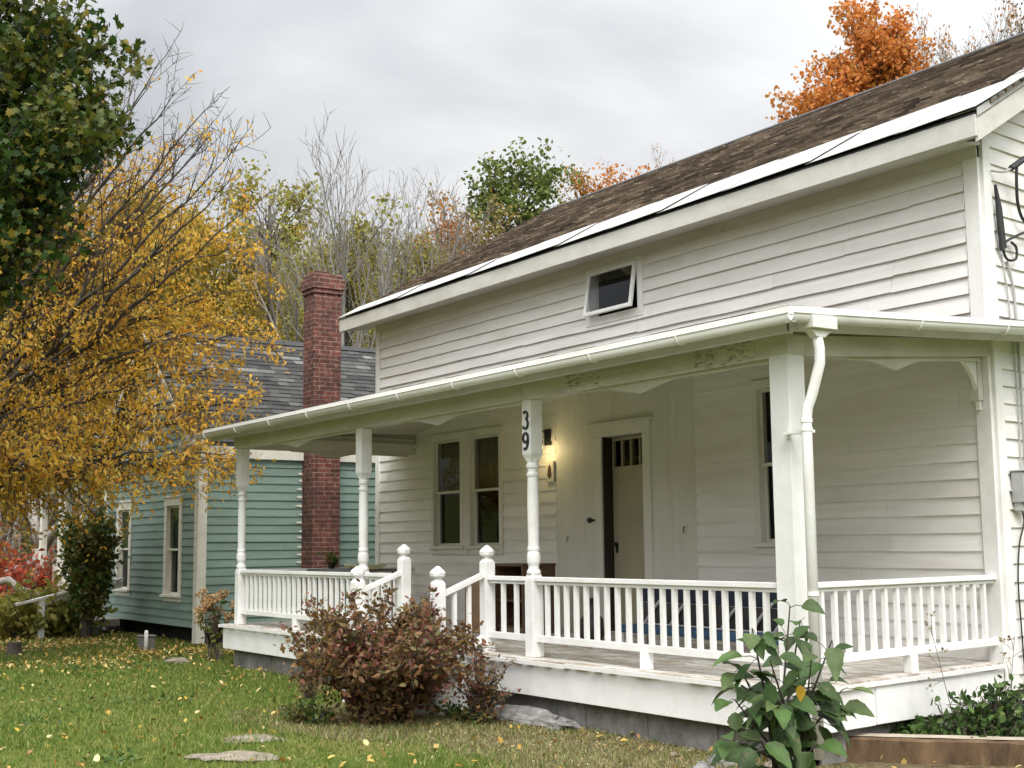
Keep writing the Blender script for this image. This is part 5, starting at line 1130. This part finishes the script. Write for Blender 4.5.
map_ends = en([(a_ - 16, b_ - 6, c_, d_, e_) for a_, b_, c_, d_, e_ in [(118, 50, 15.5, 4.5, 0), (125, 95, 15.3, 4.2, 0), (110, 130, 15, 4, 0), (128, 128, 15.6, 4, 0), (90, 160, 15, 3.9, 0), (70, 10, 15.5, 5, 0), (60, -40, 15.5, 5.4, 0), (30, 60, 15, 4.6, 0), (40, 120, 14.6, 4.1, 0), (60, 190, 15, 3.7, 0), (25, 180, 14.6, 3.8, 0), (75, 225, 15.2, 3.4, 0), (40, 270, 15, 3.2, 0), (10, 240, 14.5, 3.4, 0), (10, 300, 15, 3, 0),
    (-20, 200, 14.5, 3.6, 0), (-20, 120, 15, 4.1, 0), (-10, 30, 15.5, 4.8, 0), (20, -30, 16, 5.3, 0), (60, 90, 16, 4.3, 0), (80, 60, 16.5, 4.6, 0), (95, 20, 16.5, 4.8, 0), (100, 90, 16, 4.3, 0), (50, 30, 16.5, 4.8, 0), (0, 160, 16, 4, 0), (-60, 50, 14.5, 4.7, 0), (-80, 160, 14, 4, 0), (-60, 260, 14.5, 3.4, 0), (-300, 100, 15, 4.2, 0), (-350, 200, 16, 3.6, 0), (-280, 30, 15, 5, 0), (-200, -60, 15.5, 6, 0), (-120, -60, 15.5, 6, 0), (-200, 100, 13, 5, 0), (-150, 150, 18, 4, 0), (-250, 200, 17.5, 4, 0), (-100, 0, 17.5, 5, 0)]])
limb_tree('maple_tree', 'dark green maple with big leaves overhanging the top left corner', MBs, 6.6, .26, map_ends, M['bark'], M['maple'], 9, 5.4, 4, 12, .088, .35, .10, .75, aspect=1.0, sag=.05, mapleleaf=True)


def crown_tree(name, label, px, depth, blobs, leafm, seed, nb, per, lsize=.13, r=.2, sub=1.1, ns=1.6):
    rg = random.Random(seed); P = at(px, 546, depth); base = (P.x, P.y, hgt(P.x, P.y) - .1); ends = []
    for bx, by, rx, ry in blobs:
        for _ in range(nb):
            a = rg.uniform(0, 6.283); q = math.sqrt(rg.uniform(.15, 1)); E_ = at(bx + rx * q * math.cos(a), by + ry * q * math.sin(a), depth + rg.uniform(-1, 1) * rx / F * depth); ends.append(E_)
    zt = max(e.z for e in ends); zl = min(e.z for e in ends); H = zt - base[2] - .8; cx_ = sum(e.x for e in ends) / len(ends); cy_ = sum(e.y for e in ends) / len(ends)
    ee = [(e, max(.5, min(H * .97, (e.z - base[2]) - 1.2 - .35 * (e - Vector((cx_, cy_, e.z))).length)), 0) for e in ends]
    return limb_tree(name, label, base, H, r, ee, M['bark'], leafm, seed, ns, 4, per, lsize, .1, .16, sub, group=GR, aspect=.8, sag=.0, lean=((cx_ - base[0]) / H, (cy_ - base[1]) / H))
crown_tree('green_tree', 'round topped green tree with a forked dark trunk above the roof', 545, 42, [(512, 178, 38, 26), (486, 188, 18, 16), (540, 182, 16, 26), (515, 205, 32, 20)], M['green'], 51, 7, 10, lsize=.15, r=.26)
crown_tree('orange_tree', 'tall rusty orange tree standing above the middle of the brown roof', 885, 42, [(872, 48, 38, 34), (836, 78, 36, 28), (910, 78, 34, 34), (850, 112, 50, 28), (806, 120, 28, 26), (866, 16, 22, 18), (915, 110, 36, 26), (795, 140, 20, 20), (880, 80, 50, 40), (922, 100, 26, 24), (898, 50, 22, 24)], M['orange'], 52, 10, 13, lsize=.15, r=.28)
crown_tree('amber_tree', 'left one of the two orange crowns showing over the roof ridge', 592, 50, [(590, 188, 26, 14), (575, 200, 20, 14)], M['amber'], 53, 6, 9)
crown_tree('orange_tree', 'right one of the two orange crowns showing over the roof ridge', 628, 50, [(618, 182, 22, 13), (642, 188, 20, 14), (630, 205, 34, 14)], M['orange'], 54, 6, 9)
crown_tree('olive_tree', 'olive green tree left of the chimney with a ragged double top', 268, 40, [(235, 190, 18, 13), (262, 200, 26, 15), (248, 228, 30, 18), (300, 190, 15, 14), (290, 214, 22, 16), (270, 245, 34, 18)], M['olive'], 61, 5, 8, lsize=.135, ns=1.3)
crown_tree('olive_tree', 'dull olive tree directly behind and right of the chimney top', 345, 37, [(330, 228, 26, 18), (352, 256, 28, 20), (312, 255, 24, 20), (340, 290, 36, 20), (372, 225, 18, 20), (365, 262, 24, 20)], M['olive'], 62, 6, 9, lsize=.13, ns=1.3)
crown_tree('olive_tree', 'olive tree above the left end of the white roof edge', 402, 40, [(402, 240, 20, 15), (416, 268, 22, 18), (388, 282, 20, 22), (400, 300, 24, 20), (425, 245, 16, 16)], M['olive'], 63, 6, 9, lsize=.13, ns=1.3)
crown_tree('amber_tree', 'amber leaved tree left of the round green tree', 452, 44, [(445, 212, 16, 13), (462, 228, 20, 13), (430, 236, 18, 13), (450, 255, 26, 14)], M['amber'], 64, 6, 11, lsize=.13, ns=1.3)
crown_tree('brown_tree', 'brownish olive tree below the round green tree', 485, 40, [(482, 240, 22, 13), (500, 232, 16, 12), (465, 262, 26, 14), (440, 285, 26, 14)], M['olive2'], 65, 6, 10, lsize=.13, ns=1.3)
# unseen wood added behind the viewer to shut out low sky and darken porch
rg_ = np.random.default_rng(91); n_ = 26000; th_ = rg_.uniform(R(-140), R(38), n_); rr_ = rg_.uniform(26, 33, n_); top_ = 7.6 + 1.5 * np.sin(th_ * 9) + 1.2 * np.sin(th_ * 23 + 1)
Pw = np.stack([-4 + rr_ * np.cos(th_), 3 + rr_ * np.sin(th_), rg_.uniform(0, 1, n_) ** .9 * top_], 1)
tag(put('sky_blocking_wood', leaf_mesh('sky_blocking_wood', Pw, .85, 92, .8), M['olive']), 'unseen wood added behind the viewer to block the low sky', 'wood', kind='stuff')

# leaning grey tree and fallen branch at left
lt = thing('leaning_tree', (0, 0, 0), 'leaning grey bare tree with a long pale branch behind the scarlet bushes', 'tree')
B_ = at(45, 605, 30); base = Vector((B_.x, B_.y, 0)); lt.location = base; ORG[lt.name] = base
rgl = random.Random(12)
b = MB(); b.tube([base + Vector((0, 0, -.1)), at(42, 565, 30), at(40, 548, 30)], [.24, .2, .18], 10)
b.tube([at(40, 550, 30), at(34, 525, 30), at(32, 505, 30.3), at(20, 450, 30.5)], [.13, .11, .1, .06], 8); b.tube([at(41, 552, 30), at(55, 530, 29.8), at(80, 516, 29.6), at(110, 508, 29.4), at(128, 500, 29.3)], [.13, .11, .1, .08, .05], 8)
b.tube([at(38, 560, 30), at(22, 566, 29.5), at(4, 572, 29)], [.08, .06, .03], 6); b.tube([at(80, 516, 29.6), at(92, 500, 29.6), at(96, 480, 29.6)], [.05, .04, .02], 6); b.tube([at(43, 570, 30), at(60, 556, 30), at(66, 545, 30)], [.07, .05, .03], 6)
ob('trunk', b, M['palebark'], lt, smooth=True)
b = MB(); b.tube([at(-20, 590, 25), at(-5, 583, 25), at(8, 580, 25), at(22, 591, 25), at(32, 594, 25.2), at(46, 597, 25.5), at(60, 612, 26)], [.07, .075, .08, .08, .09, .07, .04], 8)
b.tube([at(-20, 590, 25), at(-30, 612, 25)], [.08, .07], 8)
tag(ob('fallen_branch', b, M['palebark'], loc=at(20, 590, 25), smooth=True), 'curved pale fallen branch in front of the scarlet bushes', 'branch')

def shrub(name, label, base, rx, ry, h, nst, leafm, lsize, nleaf, seed, wood='bark', per=9, cat='shrub', group=None, low=.0, aspect=.6, spread=1.0, shape=None, twig=.25, hang=.0, sk_=None, detailed=True):
    rg = random.Random(seed); o = thing(name, base, label, cat, group); w_ = MB(); tips = []
    for i in range(nst):
        a = rg.uniform(0, 6.283); rr = math.sqrt(rg.random()) * spread; z = h * rg.uniform(.55, 1.0) * (1 - .45 * rr * rr if shape is None else shape(rr, rg)); e_ = Vector((rx * rr * math.cos(a), ry * rr * math.sin(a), max(z, .1)))
        s = Vector((e_.x * .12, e_.y * .12, -.03)); m_ = s.lerp(e_, .5) + Vector((-e_.x * .12, -e_.y * .12, h * .08)); pts = [s, s.lerp(m_, .6), m_, m_.lerp(e_, .6) + rvec(rg) * .02, e_]
        w_.tube(pts, [.012 * h + .004, .010 * h + .003, .007 * h + .003, .004, .0025], 5, cap=False)
        for k in range(per):
            t = rg.uniform(low, 1) * 4; j = min(int(t), 3); q = pts[j].lerp(pts[j + 1], t - j); d = (rvec(rg) + Vector((0, 0, .3 - hang))).normalized() * h * twig * rg.uniform(.4, 1); tt = [q, q + d * .5 + rvec(rg) * .01, q + d]
            if tt[2].z < .02: continue
            w_.tube(tt, [.0035, .0028, .0018], 3, cap=False); tips.append((tt, 9))
    me = bpy.data.meshes.new('stems'); me.from_pydata([tuple(v) for v in w_.v], [], w_.f); put('stems', me, M[wood], o)
    L2 = leaf_pts(tips, max(1, int(nleaf / max(1, len(tips)))), lsize * .5, rg); L2 = L2[L2[:, 2] > .015]
    put('foliage', leaf_mesh('foliage', L2, lsize, seed, aspect, up=.5, hang=hang, detailed=detailed), M[leafm], o); return o
shrub('russet_shrub', 'large rounded russet and olive shrub in front of the porch steps', (-10.30, 5.62, 0), 1.0, .9, 1.27, 74, 'redbush', .058, 15500, 3, per=18, twig=.24)
shrub('russet_shrub', 'low sprig of sparse greyish shrub spreading right of the large russet shrub', (-9.75, 6.30, 0), .50, .30, .70, 14, 'redbush', .042, 900, 4, per=12, twig=.3)
shrub('ground_plant', 'low green plant under the left skirt of the russet shrub', (-10.75, 5.1, 0), .35, .22, .22, 22, 'dkgreen', .05, 500, 5)
shrub('ground_plant', 'dark creeping plant beside the grey weathered log', (-9.95, 6.25, 0), .55, .16, .16, 22, 'dkgreen', .045, 500, 6)
shrub('dead_weed', 'small dry brown weed at the left side of the russet shrub', (-12.35, 5.9, 0), .22, .2, .5, 12, 'brown', .04, 200, 7)
P = at(92, 640, 18.9)
shrub('climbing_shrub', 'tall narrow dark green shrub at the corner of the teal house', (-23.35, 6.85, 0), .58, .42, 2.45, 40, 'dkgreen', .11, 6500, 8, per=18, low=.2, twig=.13, shape=lambda rr, rg: .75 + .25 * rg.random())
for i, (px, d, h, rx, nm, lf, lab) in enumerate([(8, 27, 1.5, 1.1, 'burning_bush', 'scarlet', 'scarlet bush at the left edge, the leftmost of three'), (38, 28, 1.7, 1.2, 'burning_bush', 'scarlet', 'scarlet bush behind the curved fallen branch, middle of three'), (-12, 30, 2.4, .7, 'burning_bush', 'scarlet', 'tallest scarlet bush cut off by the left edge'),
        (28, 23, 1.0, 1.0, 'yellow_green_shrub', 'olive', 'yellow green bush left of the white handrail post'), (62, 23.5, 1.1, .9, 'yellow_green_shrub', 'olive', 'yellow green bush behind the white handrail'), (-10, 24, .8, .8, 'yellow_green_shrub', 'yellow', 'yellowing bush at the left edge behind the stump'), (90, 30, 2.0, 1.0, 'brown_shrub', 'brown', 'brown bush behind the side porch posts')]):
    P = at(px, 546, d); shrub(nm, lab, (P.x, P.y, 0), rx, rx, h, 34, lf, .13, 1500, 40 + i, per=9, detailed=False)
# hydrangea
hy = thing('hydrangea', (-17.5, 6.95, 0), 'dried tan hydrangea blooms on dark stems at the porch left end', 'shrub'); rg = random.Random(6); b = MB(); heads = []; lv_ = []
for i in range(15):
    a = rg.uniform(0, 6.28); rr = rg.uniform(.05, .42); z = rg.uniform(.4, .98); e_ = Vector((-17.55 + rr * math.cos(a), 6.9 + rr * .7 * math.sin(a), z)); s = Vector((-17.5 + rg.gauss(0, .09), 6.95 + rg.gauss(0, .07), 0)); b.tube([s, s.lerp(e_, .6) + Vector((0, 0, .08)), e_], [.008, .006, .004], 5, cap=False); heads.append(e_)
    for k in range(4): q = s.lerp(e_, rg.uniform(.4, .95)); lv_.append((q.x - hy.location.x + rg.gauss(0, .05), q.y - hy.location.y + rg.gauss(0, .05), q.z))
ob('stems', b, M['bark'], hy)
for e_ in heads:
    r_ = np.random.default_rng(int(e_.z * 1e4)); d_ = r_.normal(size=(70, 3)); d_ /= np.linalg.norm(d_, axis=1)[:, None]; put('flower_head', leaf_mesh('flower_head', d_ * [.075, .075, .06] * r_.uniform(.7, 1, (70, 1)), .035, 3, .9), M['hydr'], hy, loc=e_)
put('foliage', leaf_mesh('foliage', np.array(lv_), .11, 4, .6, detailed=True), M['dkgreen'], hy)

# broad leaved plant in the foreground: real curved leaves
def broad_leaf(mb, base, axis, nrm, L_, wd, fold=.18, droop=.28):
    a = Vector(axis).normalized(); n = Vector(nrm); n = (n - a * n.dot(a)).normalized(); c = a.cross(n); K = 8; vs_ = []
    for i in range(K + 1):
        t = i / K; hw = wd * (math.sin(math.pi * min(1, t ** .72)) ** .85 if 0 < t < 1 else 0) * .5; hw = max(hw, .001); p = Vector(base) + a * (L_ * t) - Vector((0, 0, 1)) * (droop * L_ * t * t); e = hw * .06 * (1 if i % 2 else -1)
        vs_ += [p - c * (hw + e) + n * (fold * hw * 2), p - c * hw * .5 + n * (fold * hw * .7), p - n * .0, p + c * hw * .5 + n * (fold * hw * .7), p + c * (hw + e) + n * (fold * hw * 2)]
    mb.add(vs_, [(i * 5 + k, i * 5 + k + 1, i * 5 + 6 + k, i * 5 + 5 + k) for i in range(K) for k in range(4)])
bp = at(792, 800, 7.6); bpz = Vector((bp.x, bp.y, 0)); pl = thing('broadleaf_plant', bpz, 'tall plant with broad drooping green leaves in front of the porch corner', 'plant')
rg = random.Random(19); stems = MB(); lm = MB(); ly = MB()
ends_ = [(752, 628, 7.5), (790, 606, 7.6), (832, 640, 7.6), (812, 655, 7.4), (770, 660, 7.3), (740, 668, 7.6), (842, 690, 7.7), (778, 700, 7.3), (735, 700, 7.5), (800, 622, 7.9), (725, 735, 7.3), (760, 740, 7.2), (815, 745, 7.4)]
RX_ = Vector((RM[0][0], RM[1][0], 0)).normalized(); TOC = Vector((.82, -.57, 0))
for i, (a, c_, d) in enumerate(ends_):
    E_ = at(a, c_, d); s = bpz + Vector((rg.gauss(0, .05), rg.gauss(0, .05), 0)); m_ = s.lerp(E_, .5) + Vector((0, 0, .06)) - (E_ - s) * .0; m_.x = s.x + (E_.x - s.x) * .35; m_.y = s.y + (E_.y - s.y) * .35
    pts = [s, s.lerp(m_, .5), m_, m_.lerp(E_, .55), E_]; stems.tube(pts, [.011, .009, .008, .006, .004], 6)
    nl = 13 if c_ < 680 else 9
    for k in range(nl):
        t = rg.uniform(.42, 1.0) if k else 1.0; f = t * 4; j = min(int(f), 3); q = pts[j].lerp(pts[j + 1], f - j)
        out_ = (RX_ * rg.uniform(-1, 1) + TOC * rg.uniform(-.5, .9) + Vector((0, 0, rg.uniform(-.55, .35)))).normalized(); pe = q + out_ * rg.uniform(.04, .09) + Vector((0, 0, .01)); stems.tube([q, q.lerp(pe, .5) + Vector((0, 0, .01)), pe], [.003, .0025, .002], 4)
        L_ = rg.uniform(.11, .19); broad_leaf(lm, pe, out_, Vector((0, 0, 1)) + rvec(rg) * .55 + TOC * .5, L_, L_ * rg.uniform(.58, .72), droop=rg.uniform(.1, .6))
broad_leaf(ly, at(800, 685, 7.3), Vector((0, 0, -1)), TOC, .085, .055, droop=.1)
ob('stems', stems, M['bark'], pl); me = ob('foliage', lm, M['bigleaf'], pl, smooth=True); o = ob('yellow_leaf', ly, M['bigyellow'], pl, smooth=True); o['label'] = 'single yellow leaf among the green ones'

# weeds behind the timber at right
WD = [(-6.05, 8.35, .42, .55, 'leafy green weeds just behind the middle of the timber'), (-5.75, 8.75, .40, .62, 'leafy green weeds behind the timber at the right edge'), (-6.45, 8.05, .32, .26, 'low green weeds behind the left part of the timber'), (-6.85, 7.75, .26, .15, 'smallest weeds between the timber and the porch skirt'), (-5.5, 9.3, .5, .7, 'tall weeds under the meter box against the gable wall')]
for i, (x, y, rx, h, lab) in enumerate(WD): shrub('weed_patch', lab, (x, y, 0), rx, rx, h, 40, 'weed', .065, 900, 60 + i, per=7, low=.3, group='weeds along the timber')
rg = random.Random(33); lab_ = ['leftmost', 'second from left', 'middle', 'second from right', 'rightmost']
for i in range(5):
    x, y = -6.3 + i * .22, 8.3 + i * .2; o = thing('dry_stalk', (x, y, 0), 'thin dry stalk rising from the weeds, %s of five' % lab_[i], 'stalk', 'dry stalks in the weeds'); b = MB(); lp = []
    h = rg.uniform(.75, 1.05); t_ = Vector((x + rg.gauss(0, .1), y + rg.gauss(0, .1), h)); s = Vector((x, y, 0)); pts = [s, s.lerp(t_, .5) + rvec(rg) * .03, t_]; b.tube(pts, [.004, .003, .002], 4)
    for k in range(7): q = s.lerp(t_, rg.uniform(.4, .95)); e_ = q + (rvec(rg) + Vector((0, 0, .7))).normalized() * rg.uniform(.06, .2); b.tube([q, e_], [.002, .0015], 3); lp.append(tuple(e_ - s))
    ob('stem', b, M['bark'], o); put('seed_heads', leaf_mesh('seed_heads', np.repeat(np.array(lp), 4, 0) + np.random.default_rng(i).normal(size=(28, 3)) * .012, .03, i), M['straw'], o)

# ---------------------------------------------------------------- grass and fallen leaves
rgn = np.random.default_rng(10)
def blades(name, n, box, hmin, hmax, wd, mask, seed):
    rg_ = np.random.default_rng(seed); x = rg_.uniform(box[0], box[1], n * 2); y = rg_.uniform(box[2], box[3], n * 2)
    k = mask(x, y, rg_); x, y = x[k][:n], y[k][:n]; m_ = len(x); h = rg_.uniform(hmin, hmax, m_); a = rg_.uniform(0, 6.283, m_); h = h * (1 + .35 * np.sin(x * 1.9 + 2 * np.sin(y * 1.3)) * np.sin(y * 2.3 + 1.5 * np.sin(x * 1.1))); ln = rg_.normal(0, .5, (m_, 2)) * h[:, None]
    dist = np.sqrt(x * x + y * y); w_ = wd * np.clip(dist / 10, .7, 2.2) * rg_.uniform(.6, 1.3, m_)
    dxx, dyy = np.cos(a) * w_ / 2, np.sin(a) * w_ / 2; z0 = np.zeros(m_)
    V = np.stack([np.stack([x - dxx, y - dyy, z0], 1), np.stack([x + dxx, y + dyy, z0], 1), np.stack([x + dxx * .6 + ln[:, 0] * .4, y + dyy * .6 + ln[:, 1] * .4, h * .6], 1), np.stack([x - dxx * .6 + ln[:, 0] * .4, y - dyy * .6 + ln[:, 1] * .4, h * .6], 1), np.stack([x + ln[:, 0], y + ln[:, 1], h * .95], 1)], 1).reshape(-1, 3)
    return np_mesh(name, V, 5, [(0, 1, 2, 3), (3, 2, 4)])
def inhouse(x, y): return ((x > -16.7) & (x < -6.3) & (y > 6.8)) | ((x > TXL) & (x < TXR) & (y > TY0 + .1))
def fru(x, y, pad=60):                                # keep to the yard in view plus a margin
    c0 = RM[0][0] * x + RM[1][0] * y; c2 = RM[0][2] * x + RM[1][2] * y; px = CX + F * c0 / np.maximum(c2, .1); return (c2 > 7.6) & (px > -pad) & (px < 1024 + pad)
def dirtmask(x, y): return 1 / (1 + np.exp(-(y - (5.0 + .35 * np.sin(x * 1.3) - np.maximum(0, x + 8.5) * .08) - .1) * 6)) / (1 + np.exp(-(x + 10.9) * 4))
def m1(x, y, r_):
    d = np.sqrt(x * x + y * y); return ~inhouse(x, y) & fru(x, y) & (r_.random(len(x)) < np.clip((11 / d) ** 1.3, .12, 1)) & (r_.random(len(x)) > dirtmask(x, y) * 1.0)
put('g', blades('grass', 290000, (-36, -4.5, 1.0, 13), .018, .058, .0075, m1, 1), M['grass']).name = 'grass'
tag(bpy.data.objects['grass'], 'short green lawn grass in front of both houses', 'grass', kind='stuff')
def m2(x, y, r_): return ~inhouse(x, y) & (r_.random(len(x)) < dirtmask(x, y)) & (r_.random(len(x)) < .9)
put('dry_grass', blades('dry_grass', 30000, (-12.2, -4.6, 4.4, 7.1), .015, .06, .007, m2, 2), M['drygrass'])
tag(bpy.data.objects['dry_grass'], 'thin dry grass on the dirt along the porch', 'grass', kind='stuff')
x = rgn.uniform(-34, -5, 9000); y = rgn.uniform(1, 11, 9000); k = ~inhouse(x, y) & fru(x, y); x, y = x[k], y[k]
k = rgn.random(len(x)) < np.clip(.28 + .7 * (x < -18) + .5 * ((y > 6.2)), 0, 1); x, y = x[k], y[k]
P = np.stack([x, y, rgn.uniform(.02, .055, len(x))], 1)
tag(put('fallen_leaves', leaf_mesh('fallen_leaves', P, .055, 12, .75, up=4.5, detailed=True), M['fallen']), 'yellow and tan fallen leaves scattered over the lawn', 'leaves', kind='stuff')

cl = rgn.uniform([-27, 1.5], [-9, 8.5], (46, 2)); pc = np.repeat(cl, 70, 0) + rgn.normal(size=(46 * 70, 2)) * np.repeat(rgn.uniform(.08, .3, 46), 70)[:, None]; k = ~inhouse(pc[:, 0], pc[:, 1])
tag(put('clover', leaf_mesh('clover', np.column_stack([pc[k], rgn.uniform(.02, .05, k.sum())]), .036, 15, .9, up=3), M['weed']), 'darker patches of clover and low weeds in the lawn', 'clover', kind='stuff')
cl = rgn.uniform([-26, 4.5], [-17.3, 7.6], (40, 2)); pc = np.repeat(cl, 60, 0) + rgn.normal(size=(2400, 2)) * .35; k = ~inhouse(pc[:, 0], pc[:, 1])
tag(put('leaf_drift', leaf_mesh('leaf_drift', np.column_stack([pc[k], rgn.uniform(.02, .05, k.sum())]), .05, 16, .7, up=4, detailed=True), M['fallen']), 'drifts of yellow and brown leaves below the golden tree', 'leaves', kind='stuff')
xd = rgn.uniform(-12, -4.8, 9000); yd = rgn.uniform(4.6, 7.1, 9000); k = ~inhouse(xd, yd) & (rgn.random(9000) < dirtmask(xd, yd)); xd, yd = xd[k], yd[k]
tag(put('leaf_crumbs', leaf_mesh('leaf_crumbs', np.stack([xd, yd, rgn.uniform(.004, .012, len(xd))], 1)[:4200], .024, 14, .7, up=4), M['crumb']), 'crumbled leaves and chips littering the bare dirt', 'litter', kind='stuff')
